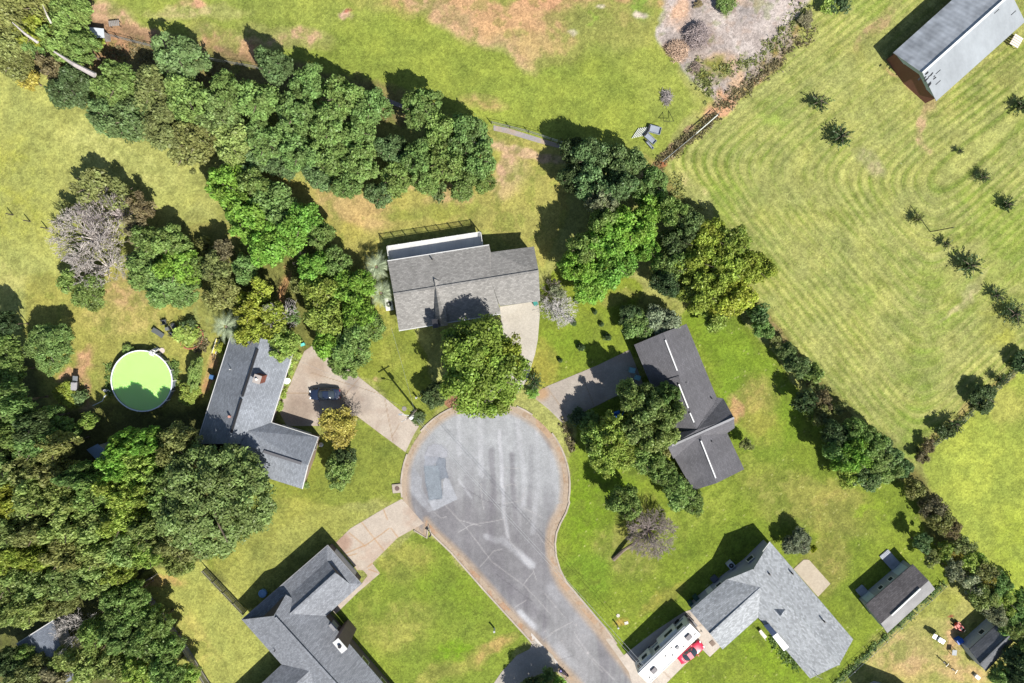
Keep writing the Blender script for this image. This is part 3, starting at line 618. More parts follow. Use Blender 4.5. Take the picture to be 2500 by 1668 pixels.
CR = {
 'S': [crown_mesh('leafy_crown', 10 + k, 16, .34, 900, .13, .3) for k in range(4)],
 'M': [crown_mesh('leafy_crown', 20 + k, 105, .155, 9500, .050, .46) for k in range(6)],
 'L': [crown_mesh('leafy_crown', 30 + k, 190, .115, 25000, .029, .4) for k in range(4)],
 'fine': [crown_mesh('leafy_crown', 40 + k, 60, .2, 9000, .045, .35) for k in range(2)],
 'big': [crown_mesh('leafy_crown', 50 + k, 300, .095, 42000, .0235, .22, hollow=.15) for k in range(2)],
 'open': [crown_mesh('leafy_crown', 60 + k, 30, .2, 2100, .07, .5, hollow=.5) for k in range(3)],
 'bush': [crown_mesh('leafy_crown', 70 + k, 26, .3, 2600, .075, .15, low=-.4) for k in range(2)],
 'spiky': [spiky_mesh('leafy_crown', 80 + k, nb, pr, lf) for k, (nb, pr, lf) in enumerate([(46, 26, .085), (70, 30, .06), (26, 34, .07), (60, 22, .075), (34, 44, .055), (90, 26, .05)])],
 'cone': [crown_mesh('leafy_crown', 90, 30, .25, 2000, .09, .1, low=-.5, conic=.75)],
}
def trunk_mesh(seed):
    rs = np.random.RandomState(seed); mb = MB(); mb.tube([(0, 0, -.02), (.01, .01, .2), (.0, -.01, .45), (.02, .01, .75)], [.075, .055, .042, .015], 7)
    for k in range(6):
        a = k * 1.05 + rs.rand(); z = .28 + .06 * k; mb.tube([(0, 0, z), (.3 * math.cos(a), .3 * math.sin(a), z + .16), (.62 * math.cos(a), .62 * math.sin(a), z + .24)], [.03, .018, .006], 5)
    me = bpy.data.meshes.new('trunk'); me.from_pydata(mb.v, [], mb.f); me.materials.append(bark); me.update(); return me
TRUNK = [trunk_mesh(k) for k in range(3)]
TC = {'green': (.215, .315, .092), 'blue': (.178, .26, .098), 'olive': (.255, .285, .10), 'bright': (.225, .385, .065), 'yellow': (.33, .385, .065), 'lime': (.32, .41, .09),
      'dark': (.10, .15, .06), 'pale': (.28, .32, .19), 'mid': (.275, .35, .11), 'brownish': (.235, .205, .11), 'mustard': (.40, .365, .09)}
CW = {'green': 'mid green', 'blue': 'blue-green', 'olive': 'olive green', 'bright': 'bright green', 'yellow': 'yellow-green', 'lime': 'light green', 'dark': 'dark green', 'pale': 'pale grey-green', 'mid': 'soft green', 'brownish': 'brown-tinged', 'mustard': 'mustard yellow'}
trng = random.Random(11); used = {}
def tree(px, py, r, h, col, label, kind=None, asp=1.0, ang=None, group=None, name='broadleaf_tree', cat='tree', base=.22, trunk=True):
    """r: radius in source pixels, h: height in metres, (px, py): where the crown's middle shows"""
    rm = r / 16.0 * (1 - .5 * h / H); zc = h * .6; loc = P(px, py, zc); loc.z = 0
    if kind is None: kind = 'S' if rm < 1.9 else 'M' if rm < 4.6 else 'L'
    t = thing(name, label, cat, loc, group)
    ms = CR[kind]; used[kind] = used.get(kind, 0) + 1; me = ms[used[kind] % len(ms)]
    c = bpy.data.objects.new('crown', me); C.objects.link(c); c.parent = t; c.location = (0, 0, h * base)
    c.scale = (rm * asp, rm / asp, h * (1 - base)); c.rotation_euler = (0, 0, trng.uniform(0, 6.28) if ang is None else math.radians(ang))
    b = TC[col] if isinstance(col, str) else col; j = trng.uniform(.86, 1.14); j2 = trng.uniform(.93, 1.07)
    c.color = (b[0] * j * j2, b[1] * j, b[2] * j / j2, 1)
    if trunk:
        k = bpy.data.objects.new('trunk', TRUNK[used[kind] % 3]); C.objects.link(k); k.parent = t; k.scale = (rm, rm, h)
    return t
ORD = ['first', 'second', 'third', 'fourth', 'fifth', 'sixth', 'seventh', 'eighth', 'ninth', 'tenth', 'eleventh', 'twelfth', 'thirteenth', 'fourteenth', 'fifteenth', 'sixteenth']
def row(where, group, items, h, size='tree'):
    items = sorted(items, key=lambda t: t[0])
    for k, it in enumerate(items):
        col = it[3]; hh = it[4] if len(it) > 4 else h; w = 'small ' if it[2] < 46 else 'large ' if it[2] > 66 else ''
        tree(it[0], it[1], it[2], hh * trng.uniform(.93, 1.07), col, '%s%s %s, %s from left in %s' % (w, CW[col], size, ORD[k], where), group=group, kind=it[5] if len(it) > 5 else None)
G1 = 'trees of the long northern belt'
row('the top row of the northern belt', G1, [(435, 140, 76, 'blue'), (560, 222, 54, 'green'), (668, 158, 50, 'blue', 10), (752, 205, 54, 'green'), (836, 235, 56, 'green', 9), (905, 262, 55, 'green', 8.5), (1030, 260, 60, 'green', 9.5)], 8.5)
row('the second row of the northern belt', G1, [(285, 205, 64, 'green'), (372, 220, 62, 'olive'), (462, 245, 74, 'green'), (535, 285, 64, 'mid'), (630, 245, 62, 'green'), (722, 280, 66, 'green'), (806, 305, 62, 'green'), (880, 325, 56, 'green'), (1070, 318, 50, 'green'), (1142, 338, 68, 'green')], 8.5)
row('the third row of the northern belt', G1, [(252, 282, 50, 'blue'), (322, 292, 68, 'blue'), (405, 305, 72, 'olive'), (480, 340, 62, 'olive'), (565, 350, 64, 'mid'), (648, 345, 64, 'green'), (730, 370, 62, 'green'), (806, 380, 60, 'green'), (880, 395, 58, 'green'), (955, 362, 46, 'blue', 7), (1020, 385, 52, 'green'), (1085, 395, 56, 'green'), (1172, 392, 50, 'green')], 8)
row('the front row of the northern belt', G1, [(452, 378, 54, 'olive', 6, 'open'), (618, 395, 44, 'blue', 6), (690, 402, 46, 'blue', 6), (780, 428, 46, 'blue', 6.5), (850, 450, 44, 'green', 6.5), (925, 474, 40, 'blue', 6), (968, 432, 50, 'green', 6.5), (1040, 440, 44, 'green', 6), (1072, 466, 26, 'blue', 4), (1130, 446, 46, 'green', 6), (1180, 440, 36, 'green', 5.5)], 6.5)
G2 = 'trees in the north-west corner'
row('the top edge of the north-west corner', G2, [(25, 40, 60, 'olive'), (95, 15, 48, 'olive', 8, 'open'), (165, 35, 56, 'green')], 9)
row('the middle of the north-west corner', G2, [(20, 110, 56, 'olive'), (85, 78, 52, 'yellow', 8, 'open'), (160, 100, 66, 'green'), (200, 120, 42, 'green')], 9)
row('the lower edge of the north-west corner', G2, [(30, 150, 52, 'olive'), (72, 195, 40, 'mustard', 4, 'open'), (125, 165, 40, 'brownish', 6, 'open'), (172, 215, 62, 'dark'), (60, 115, 40, 'green')], 7.5)
tree(238, 108, 18, 2.5, 'yellow', 'small yellow-green bush beside the white tin roof', 'S', name='bush', cat='bush')
G3 = 'vine-covered trees west of the grey-roofed house'
row('the vine-covered row by the back lawn', G3, [(552, 455, 62, 'bright'), (620, 450, 48, 'green'), (600, 530, 68, 'bright'), (672, 500, 66, 'green'), (735, 545, 62, 'bright'), (680, 590, 66, 'bright'), (780, 572, 42, 'green'), (640, 610, 46, 'bright')], 8.5)
row('the clump beside the palms', G3, [(768, 652, 50, 'bright', 7.5), (822, 640, 44, 'green', 7), (782, 712, 58, 'lime', 8), (858, 700, 58, 'bright', 8), (800, 775, 60, 'lime', 8), (876, 762, 56, 'bright', 8), (800, 838, 46, 'bright', 7), (862, 842, 62, 'green', 8), (838, 890, 46, 'green', 6), (905, 800, 42, 'green', 6.5)], 7.5)
G4 = 'trees between the pool house and the vine-covered clump'
row('the yellowish group above the dark blue roof', G4, [(636, 705, 44, 'yellow', 7, 'open'), (612, 760, 46, 'yellow', 7, 'open'), (668, 775, 50, 'yellow', 7, 'open'), (620, 812, 52, 'yellow', 6.5), (690, 838, 50, 'lime', 6.5), (655, 820, 44, 'yellow', 6, 'open')], 6.5)
G5 = 'trees round the bare grey tree'
row('the clump right of the bare grey tree', G5, [(365, 590, 54, 'green'), (352, 662, 58, 'green'), (415, 590, 52, 'green', 7.5), (432, 652, 62, 'bright', 7), (395, 700, 54, 'green'), (450, 715, 48, 'green', 5), (470, 650, 40, 'green', 6), (500, 600, 24, 'olive', 3)], 7)
row('the fringe of the bare grey tree', G5, [(225, 452, 60, 'olive', 6, 'open'), (290, 470, 52, 'olive', 6, 'open'), (345, 505, 44, 'brownish', 6.5, 'open'), (170, 520, 36, 'olive', 4, 'open'), (165, 690, 40, 'green', 4.5, 'open'), (218, 715, 52, 'green', 4.5), (330, 560, 40, 'brownish', 6, 'open')], 5.5)
tree(528, 655, 46, 7.5, 'olive', 'dense olive tree, upper of two between the garden bed and the bright clump', 'M', group=G5)
tree(540, 718, 52, 7, 'olive', 'dense olive tree, lower of two between the garden bed and the bright clump', 'M', group=G5)
tree(598, 655, 42, 6, 'green', 'soft green tree in the dark gap right of the dense olive pair', 'M', group=G5)
tree(590, 735, 34, 5, 'yellow', 'small yellow-green tree wedged right of the lower dense olive tree', 'M', group=G5)
tree(728, 700, 30, 4.5, 'olive', 'small olive tree in the gap above the head of the west driveway', 'open', group=G5)
tree(712, 770, 30, 4.5, 'green', 'small mid green tree beside the gap above the west driveway', 'open', group=G5)
tree(545, 610, 36, 6.5, 'brownish', 'small dark brown-green tree above the dense olive pair', 'open', group=G5)
tree(120, 848, 72, 6.5, 'green', 'wide low mid green tree alone on the lawn left of the pool', 'L', asp=1.06)
# woods of the south-west, rows from top to bottom
G6 = 'trees of the south-west woods'
D = 12.5
row('the first row of the left woods', G6, [(12, 792, 34, 'dark'), (14, 858, 46, 'green'), (25, 905, 44, 'green')], 8)
row('the second row of the left woods', G6, [(25, 985, 56, 'green'), (82, 1040, 40, 'dark'), (120, 1020, 40, 'green', 8)], D)
row('the third row of the left woods', G6, [(25, 1065, 58, 'green'), (90, 1080, 60, 'green'), (140, 1090, 48, 'olive'), (160, 1048, 34, 'green', 7)], D)
row('the fourth row of the left woods', G6, [(10, 1140, 58, 'mid'), (80, 1150, 62, 'olive'), (150, 1150, 54, 'olive'), (190, 1160, 40, 'green'), (312, 1085, 48, 'bright'), (350, 1080, 44, 'bright'), (290, 1130, 46, 'bright'), (345, 1140, 54, 'lime')], D)
row('the fifth row of the left woods', G6, [(20, 1215, 62, 'yellow'), (92, 1215, 62, 'mid'), (162, 1215, 58, 'mid'), (232, 1200, 58, 'green'), (292, 1195, 56, 'lime'), (345, 1205, 42, 'lime')], D)
row('the sixth row of the left woods', G6, [(22, 1290, 60, 'mid'), (95, 1285, 62, 'olive'), (168, 1280, 62, 'mid'), (240, 1272, 60, 'mid'), (305, 1265, 58, 'lime'), (365, 1290, 54, 'mid')], D)
row('the seventh row of the left woods', G6, [(30, 1350, 58, 'yellow'), (98, 1355, 56, 'yellow'), (165, 1345, 58, 'olive'), (238, 1345, 60, 'mid'), (308, 1335, 58, 'mid'), (372, 1345, 56, 'lime'), (438, 1362, 52, 'mid', 10)], D - 1)
row('the eighth row of the left woods', G6, [(20, 1420, 60, 'mid'), (92, 1425, 60, 'mid'), (165, 1415, 58, 'mid'), (232, 1405, 56, 'mid'), (290, 1395, 44, 'lime', 8), (330, 1450, 40, 'green', 8)], D - 2)
row('the ninth row of the left woods', G6, [(12, 1490, 56, 'mid'), (80, 1480, 54, 'mid'), (140, 1475, 46, 'olive', 9), (285, 1472, 52, 'green', 9), (335, 1500, 48, 'green', 8.5), (385, 1522, 46, 'green', 8)], D - 2)
row('the tenth row of the left woods', G6, [(12, 1620, 44, 'dark'), (50, 1600, 34, 'green', 7), (150, 1610, 36, 'mid', 6.5), (95, 1625, 38, 'olive', 6.5), (235, 1545, 50, 'green'), (292, 1545, 54, 'green'), (350, 1568, 52, 'green'), (405, 1580, 48, 'green', 8)], 9)
row('the bottom row of the left woods', G6, [(60, 1660, 48, 'olive'), (130, 1655, 52, 'brownish', 8, 'open'), (205, 1620, 56, 'mid'), (280, 1620, 56, 'mid'), (345, 1635, 52, 'lime'), (405, 1645, 50, 'green'), (452, 1650, 40, 'lime', 6)], 9)
tree(515, 1225, 165, 13.5, (.205, .275, .088), 'huge broad olive-green oak at the right end of the left woods', 'big', asp=1.0, name='oak_tree')
tree(400, 1190, 66, 12, 'green', 'mid green tree tucked behind the huge oak on its left', 'M', group=G6)
tree(425, 1320, 78, 11.5, 'olive', 'olive tree below the huge oak, above the fenced lawn', 'L', group=G6)
tree(430, 1085, 60, 11, 'olive', 'dark olive tree behind the huge oak towards the pool', 'M', group=G6)
tree(215, 1030, 22, 5, 'lime', 'small light green sapling above the blue tin shed', 'S')
# garden of the pool house
tree(452, 818, 34, 1.8, 'lime', 'leafy shrub filling the left half of the brick-edged bed', 'S', name='shrub', cat='shrub', trunk=False)
tree(458, 795, 22, 1.6, 'dark', 'small dark shrub at the top of the brick-edged bed', 'S', name='shrub', cat='shrub', trunk=False)
tree(475, 915, 34, 3.2, 'green', 'long dark hedge shrub between the pool and the blue-roofed house', 'M', asp=.62, ang=-14, name='hedge_shrub', cat='hedge', trunk=False)
tree(462, 960, 34, 2.6, 'lime', 'lime shrub at the lower end of the hedge right of the pool', 'M', name='shrub', cat='shrub', trunk=False)
tree(414, 905, 18, 1.0, 'green', 'low plants hugging the right side of the pool', 'S', asp=.55, ang=20, name='shrub', cat='shrub', trunk=False)
tree(312, 856, 16, 1.0, 'green', 'low plant at the upper left rim of the pool', 'S', name='shrub', cat='shrub', trunk=False)
tree(160, 965, 36, 2.4, 'yellow', 'round yellow-green shrub beside the barbecue grill', 'M', name='shrub', cat='shrub', trunk=False)
tree(190, 970, 24, 2.0, 'blue', 'blue-green shrub under the barbecue grill', 'S', name='shrub', cat='shrub', trunk=False)
tree(538, 850, 16, 1.5, 'yellow', 'yellow-green shrub beside the yellow slide', 'S', name='shrub', cat='shrub', trunk=False)
# south of the grey-roofed house and round the drives
tree(1175, 903, 138, 13, (.215, .305, .055), 'big glossy yellow-green tree in front of the grey-roofed house', 'L', name='oak_tree')
tree(1225, 870, 62, 11, (.26, .32, .055), 'yellow-green limb cluster right of the big front tree', 'M')
tree(1120, 850, 52, 10, 'dark', 'dark green tree between the big front tree and the roof', 'M')
tree(1060, 965, 40, 4.5, 'dark', 'small dark green tree at the lower left of the big front tree', 'M')
tree(1305, 935, 30, 2.6, 'dark', 'dark spiky shrub between the two driveways of the close', 'spiky', name='shrub', cat='shrub')
tree(1300, 960, 16, 1.2, 'bright', 'bright green plant at the kerb below the spiky shrub', 'S', name='shrub', cat='shrub', trunk=False)
tree(1022, 1020, 18, 1.0, 'dark', 'leafy plant round the foot of the utility pole', 'S', name='shrub', cat='shrub', trunk=False)
for k, (x, y, w, lb) in enumerate([(705, 900, 17, 'top'), (700, 930, 14, 'second'), (690, 960, 14, 'third'), (682, 992, 13, 'bottom'), (722, 872, 18, 'uppermost')]):
    tree(x, y, w, 1.1, 'lime', 'low light green shrub, %s of the row along the blue roof and drive' % lb, 'S', name='shrub', cat='shrub', group='shrubs along the west drive', trunk=False)
tree(826, 1045, 58, 4.5, 'mustard', 'mustard yellow crape myrtle beside the west driveway', 'fine')
tree(828, 1150, 52, 5.5, 'green', 'mid green tree below the mustard yellow one', 'M', asp=.9)
tree(845, 1115, 32, 5, 'dark', 'dark green tree between the mustard yellow one and the mid green one', 'M')
tree(748, 1184, 10, .8, 'green', 'tiny round bush at the corner of the blue-roofed house', 'S', name='bush', cat='bush', trunk=False)
G7 = 'trees east of the grey-roofed house'
row('the tall stand right of the back garden', G7, [(1402, 372, 46, 'dark', 7), (1400, 430, 44, 'dark', 7), (1445, 385, 58, 'blue', 8.5), (1496, 398, 54, 'blue', 8.5), (1545, 398, 40, 'blue', 7.5), (1448, 448, 58, 'blue', 9.5), (1512, 452, 50, 'blue', 9.5), (1470, 492, 44, 'pale', 10), (1590, 452, 52, 'green', 8)], 9)
row('the vine mound of the tall stand', G7, [(1470, 535, 44, 'green', 10.5), (1590, 512, 56, 'bright', 8), (1540, 560, 66, 'bright', 9), (1475, 590, 58, 'bright', 10), (1425, 605, 50, 'green', 10), (1402, 650, 46, 'bright', 8.5), (1440, 690, 62, 'bright', 6.5), (1500, 650, 60, 'bright', 7), (1580, 610, 40, 'bright', 6)], 8)
row('the dark group left of the yellow tree', G7, [(1640, 515, 46, 'green', 9), (1680, 545, 46, 'blue', 9), (1655, 590, 50, 'dark', 8), (1640, 650, 50, 'green', 7), (1625, 690, 44, 'dark', 7)], 9)
row('the big yellow clump', 'crowns of the yellow clump', [(1735, 580, 58, 'yellow'), (1790, 590, 50, 'lime'), (1700, 640, 60, 'yellow'), (1775, 650, 68, 'yellow'), (1842, 655, 56, 'yellow'), (1720, 710, 60, 'yellow'), (1790, 725, 64, 'yellow'), (1750, 765, 50, 'lime', 6), (1680, 700, 40, 'lime', 7)], 8.5)
tree(1558, 795, 46, 4.5, 'green', 'leafy green tree over the top left corner of the long dark roof', 'M')
tree(1615, 785, 50, 4.8, 'pale', 'grey-green tree over the top edge of the long dark roof', 'M')
tree(1540, 770, 36, 4, 'dark', 'dark tree left of the top of the long dark roof', 'M')
G8 = 'trees beside the east driveway'
row('the upper row by the charcoal roof', G8, [(1540, 968, 44, 'mid', 9.5), (1585, 985, 56, 'mid', 9.5), (1625, 1015, 52, 'mid', 9), (1630, 960, 34, 'green', 9)], 9.5)
row('the middle row by the charcoal roof', G8, [(1455, 1072, 48, 'lime', 8), (1500, 1050, 52, 'lime', 8), (1556, 1042, 56, 'mid', 8.5), (1608, 1062, 56, 'mid', 9)], 8)
row('the lower row by the charcoal roof', G8, [(1478, 1118, 50, 'lime', 7), (1528, 1105, 48, 'lime', 7), (1580, 1120, 50, 'green', 7), (1612, 1150, 44, 'green', 6), (1662, 1205, 50, 'green', 6), (1694, 1228, 36, 'green', 4.5), (1640, 1175, 38, 'green', 5.5)], 7)
tree(1408, 1018, 24, 1.8, 'dark', 'dark shrub at the kerb end of the east driveway', 'S', name='shrub', cat='shrub')
tree(1440, 1032, 30, 2.2, 'green', 'green shrub in the shade beside the east driveway', 'S', name='shrub', cat='shrub')
tree(1621, 1104, 17, 4.5, (.42, .42, .16), 'pale yellow bush at the edge of the long dark roof', 'S', name='bush', cat='bush')
tree(1525, 1225, 52, 7.5, 'green', 'separate green tree on the lawn above the brown bare tree', 'M')
tree(1822, 1085, 22, 3.0, 'olive', 'small open grey-green tree beside the eave of the long dark roof', 'open')
G9 = 'boundary hedge trees'
row('the boundary hedge above the mown field corner', G9, [(1855, 762, 28, 'blue', 5.5), (1864, 802, 32, 'green', 4.5), (1893, 832, 24, 'olive', 3, 'open'), (1922, 862, 32, 'blue', 4), (1948, 895, 36, 'blue', 4.5), (1984, 908, 26, 'green', 4), (1990, 944, 22, 'olive', 3, 'open'), (1835, 742, 22, 'olive', 4, 'open')], 5)
row('the hedge cluster beside the mown field', G9, [(1965, 982, 30, 'dark', 5.5), (2012, 978, 30, 'brownish', 4, 'open'), (2005, 1012, 38, 'olive', 4.5, 'open'), (2046, 998, 28, 'olive', 4, 'open'), (2042, 1062, 46, 'dark', 7), (2088, 1052, 42, 'green', 7.5), (1978, 1010, 24, 'lime', 3, 'open')], 6)
row('the great clump at the field corner', G9, [(2052, 1105, 46, 'green', 8), (2078, 1112, 58, 'bright', 9), (2122, 1085, 52, 'green', 7.5), (2160, 1108, 48, 'blue', 7), (2076, 1158, 42, 'lime', 6), (2112, 1158, 50, 'blue', 6.5), (2165, 1150, 40, 'mid', 5.5), (2202, 1140, 32, 'blue', 5), (2140, 1120, 40, 'mid', 7.5)], 8)
row('the narrow hedge south of the field corner', G9, [(2234, 1196, 28, 'olive', 3.5, 'bush'), (2280, 1240, 34, 'brownish', 4.5, 'bush'), (2300, 1270, 34, 'olive', 4.5, 'bush'), (2325, 1292, 26, 'brownish', 4, 'bush'), (2352, 1330, 34, 'olive', 4, 'open'), (2252, 1328, 34, 'blue', 5, 'open'), (2275, 1362, 28, 'olive', 4, 'open'), (2308, 1342, 28, 'lime', 4, 'open'), (2330, 1355, 24, 'mustard', 3.5, 'open')], 5)
row('the wide hedge above the small dark shed', G9, [(2330, 1393, 36, 'pale', 4.5, 'open'), (2376, 1374, 38, 'lime', 4.5, 'open'), (2408, 1398, 40, 'olive', 5, 'open'), (2440, 1428, 36, 'green', 5), (2370, 1422, 40, 'pale', 5, 'open'), (2402, 1455, 44, 'mid', 5.5), (2452, 1465, 42, 'lime', 5, 'open'), (2485, 1500, 38, 'green', 5.5), (2430, 1496, 38, 'pale', 5), (2480, 1540, 36, 'mid', 5), (2495, 1452, 26, 'green', 4.5), (2452, 1530, 30, 'green', 4.5), (2420, 1425, 28, 'mustard', 4.5, 'open')], 5.5)
row('the bottom right corner', G9, [(2446, 1648, 36, 'green', 5), (2486, 1622, 46, 'dark', 7), (2495, 1665, 46, 'dark', 7), (2505, 1585, 34, 'green', 6)], 7)
tree(1948, 1325, 42, 3.6, (.18, .2, .11), 'round dark tree above the pale patio behind the light grey house', 'M')
tree(1985, 1340, 10, 1.6, (.35, .4, .03), 'tiny yellow bush beside the round dark tree', 'S', name='bush', cat='bush', trunk=False)
G10 = 'young orchard trees on the mown field'
for k, (x, y, r, lb) in enumerate([(1996, 240, 38, 'larger of the pair nearest the gravel, upper'), (2048, 325, 40, 'lower of the pair nearest the gravel'), (2337, 362, 15, 'tiny one above the field middle'), (2396, 425, 25, 'near the right edge, below the tiny one'), (2455, 492, 26, 'greyish one at the right edge'),
    (2236, 528, 24, 'leaning thin one left of the metal post'), (2306, 590, 22, 'small one below the metal post'), (2366, 642, 42, 'biggest one below the metal post'), (2428, 714, 30, 'small one right of the biggest'), (2475, 760, 44, 'wide one at the right edge below the small one'), (2492, 252, 30, 'one cut by the right edge under the barn')]):
    tree(x + 9, y + 6, r * 1.0, 1.0 + r * .045, 'dark' if k != 5 else 'olive', 'young dark orchard tree, %s' % lb, 'spiky', group=G10, base=.05, name='orchard_tree')
G11 = 'small trees along the field wire fence'
for k, (x, y, r, c, kd, lb) in enumerate([(2492, 878, 28, 'dark', 'S', 'at the right edge'), (2440, 925, 22, 'dark', 'spiky', 'second from the right'), (2398, 968, 42, 'dark', 'M', 'biggest one'), (2330, 1030, 34, 'dark', 'spiky', 'left of the biggest'), (2302, 1048, 26, 'dark', 'S', 'fourth from the right'), (2262, 1085, 24, 'brownish', 'open', 'last scrubby one'), (2245, 1112, 24, 'brownish', 'open', 'at the fence corner')]):
    tree(x + 6, y + 5, r, 1.4 + r * .045, c, 'dark small tree on the field fence, %s' % lb, kd, base=.1, group=G11, name='small_tree')
G12 = 'trees by the south driveway'
row('the shading group over the south driveway', G12, [(1335, 1650, 30, 'green', 3.5, 'open'), (1300, 1672, 30, 'dark', 4, 'open'), (1362, 1668, 26, 'bright', 3, 'open')], 5)
tree(1345, 1752, 84, 9, 'dark', 'tall dark tree just below the picture that shades the south driveway', 'L')
tree(1772, 8, 26, 1.8, 'green', 'round green bush on the gravel', 'bush', name='bush', cat='bush', trunk=False)
tree(2028, 8, 26, 2.2, 'lime', 'light green weed clump at the top edge by the gravel', 'S', name='weed_clump', cat='weeds', trunk=False)
tree(2052, 12, 26, 2.4, 'dark', 'dark weed clump at the top edge by the gravel', 'S', name='weed_clump', cat='weeds', trunk=False)
tree(1968, 48, 26, 1.2, 'brownish', 'brown scrub clump on the right edge of the gravel', 'open', name='scrub', cat='scrub', trunk=False)
tree(1705, 10, 14, .6, 'brownish', 'dry grass clump near the top of the gravel', 'open', name='scrub', cat='scrub', trunk=False)
for k, (x, y, r, lb) in enumerate([(1453, 762, 8, 'topmost of the row by the bare grey shrub'), (1469, 792, 8, 'second of the row down the lawn'), (1483, 824, 13, 'largest, third of the row down the lawn'), (1419, 848, 13, 'round one nearest the middle driveway'), (1368, 880, 8, 'lowest one near the middle driveway'), (1410, 735, 9, 'hidden one above the bare grey shrub'), (1400, 788, 11, 'one touching the bare grey shrub')]):
    tree(x, y, r, r * .11, 'dark', 'small dark conical shrub, %s' % lb, 'cone', group='conical shrubs on the lawn', name='conical_shrub', cat='shrub', base=.02, trunk=False)
# weeds and dry tufts
def tufts(name, pts, sz, col, label):
    rs = np.random.RandomState(len(pts)); V = []; 
    for x, y in pts:
        c = P(x, y, 0); n = rs.randint(8, 22); s = sz * rs.uniform(.5, 1.5)
        for k in range(n):
            o = np.array([c.x, c.y, .05]) + rs.randn(3) * np.array([s, s, .12]) ; o[2] = abs(o[2]); t = rs.randn(3); t[2] = abs(t[2]); t /= np.linalg.norm(t); b = np.cross(t, rs.randn(3)); b /= np.linalg.norm(b); L = .16 * rs.uniform(.6, 1.5)
            V += [o - t * L, o + b * L * .5, o + t * L, o - b * L * .5]
    me = grid_mesh(name, np.array(V), np.arange(len(V)).reshape(-1, 4)); at = me.attributes.new('clump', 'FLOAT', 'POINT'); at.data.foreach_set('value', rs.rand(len(V)).astype(np.float32))
    me.materials.append(LEAF); o = bpy.data.objects.new(name, me); C.objects.link(o); o.color = (*TC[col], 1); return tag(o, label, 'weeds', None, 'stuff')
rg = random.Random(5)
def along(pts, n, w):
    out = []
    for _ in range(n):
        k = rg.randrange(len(pts) - 1); f = rg.random(); out.append((pts[k][0] + f * (pts[k + 1][0] - pts[k][0]) + rg.gauss(0, w), pts[k][1] + f * (pts[k + 1][1] - pts[k][1]) + rg.gauss(0, w)))
    return out
tufts('weeds', along([(1720, 200), (1790, 160), (1850, 150), (1930, 70), (1960, 20)], 120, 14) + along([(1700, 160), (1740, 240)], 60, 14), .22, 'olive', 'low green weeds scattered over the edge of the gravel')
tufts('weeds', along([(1760, 260), (1830, 210), (1900, 150), (1990, 70)], 150, 9), .25, 'brownish', 'dry brown weeds along the gravel and field border')
tufts('weeds', along([(1610, 398), (1680, 340), (1750, 285)], 170, 6), .25, 'brownish', 'brown brush and weeds in the strip beside the wire fence')
tufts('weeds', along([(2238, 1112), (2330, 1040), (2420, 955), (2500, 880)], 160, 4), .2, 'olive', 'weeds under the field wire fence')
tufts('weeds', along([(2300, 1426), (2040, 1667)], 160, 3), .18, 'green', 'weeds under the garden wire fence')
tufts('weeds', along([(1640, 440), (1700, 550), (1790, 700), (1870, 800), (2000, 960)], 160, 14), .3, 'olive', 'undergrowth below the boundary hedge')
tufts('weeds', along([(1370, 1030), (1390, 1060), (1400, 1100)], 50, 5), .15, 'brownish', 'dead leaves and weeds along the east kerb')
tufts('weeds', along([(270, 890), (262, 930), (275, 975)], 40, 3) + along([(330, 862), (380, 866)], 30, 3) + along([(425, 880), (430, 940)], 70, 5), .14, 'green', 'weeds round the foot of the round pool')
tufts('weeds', along([(1880, 1550), (1945, 1630)], 90, 6), .2, 'green', 'foundation plants along the light grey house')
tufts('weeds', along([(490, 820), (500, 850), (480, 850)], 50, 6), .15, 'brownish', 'flowers in the brick-edged bed')
tufts('weeds', along([(250, 120), (330, 130), (420, 150), (560, 190)], 120, 16), .3, 'brownish', 'undergrowth behind the northern belt')
# palms
def palm(px, py, r, h, label, seed, group=None):
    rs = random.Random(seed); loc = P(px, py, h); loc.z = 0; t = thing('palm', label, 'palm tree', loc, group); R = r / 16.0; V = []; segs = MB()
    for k in range(30):
        a = 2 * math.pi * k / 30 * 2.4 + rs.uniform(-.2, .2); ln = R * rs.uniform(.75, 1.05); rise = rs.uniform(.1, .9) * R * .5
        pts = []
        for q in range(9):
            f = q / 8; pts.append(Vector((math.cos(a) * ln * f, math.sin(a) * ln * f, h + rise * math.sin(f * 2.2) - .9 * R * f * f * .6)))
        side = Vector((-math.sin(a), math.cos(a), 0))
        for q in range(2, 9):
            for sgn in (-1, 1):
                for m_ in range(2):
                    p = pts[q - 1].lerp(pts[q], m_ / 2); d = (pts[q] - pts[q - 1]).normalized(); tip = p + (side * sgn * .8 + d * 1.0).normalized() * R * .30 * (1.15 - q / 10) + Vector((0, 0, -.12)); w = d * .05
                    V += [tuple(p - w - loc * 0), tuple(p + w), tuple(tip + w * .2), tuple(tip - w * .2)]
    me = grid_mesh('fronds', np.array(V), np.arange(len(V)).reshape(-1, 4)); at = me.attributes.new('clump', 'FLOAT', 'POINT'); at.data.foreach_set('value', np.repeat(np.random.RandomState(seed).rand(len(V) // 4), 4).astype(np.float32)); me.materials.append(LEAF)
    o = bpy.data.objects.new('fronds', me); C.objects.link(o); o.parent = t; o.color = (.36, .42, .27, 1)
    k = bpy.data.objects.new('trunk', TRUNK[0].copy()); k.data = bpy.data.meshes.new('trunk'); mb = MB().tube([(0, 0, 0), (.05, 0, h * .5), (0, 0, h)], [.22, .18, .2], 9); k.data.from_pydata(mb.v, [], mb.f); k.data.materials.append(bark); C.objects.link(k); k.parent = t
    return t
palm(919, 652, 42, 3.2, 'upper pale palm beside the left wall of the grey-roofed house', 1, 'palms beside the grey-roofed house')
palm(930, 716, 44, 3.2, 'lower pale palm beside the left wall of the grey-roofed house', 2, 'palms beside the grey-roofed house')
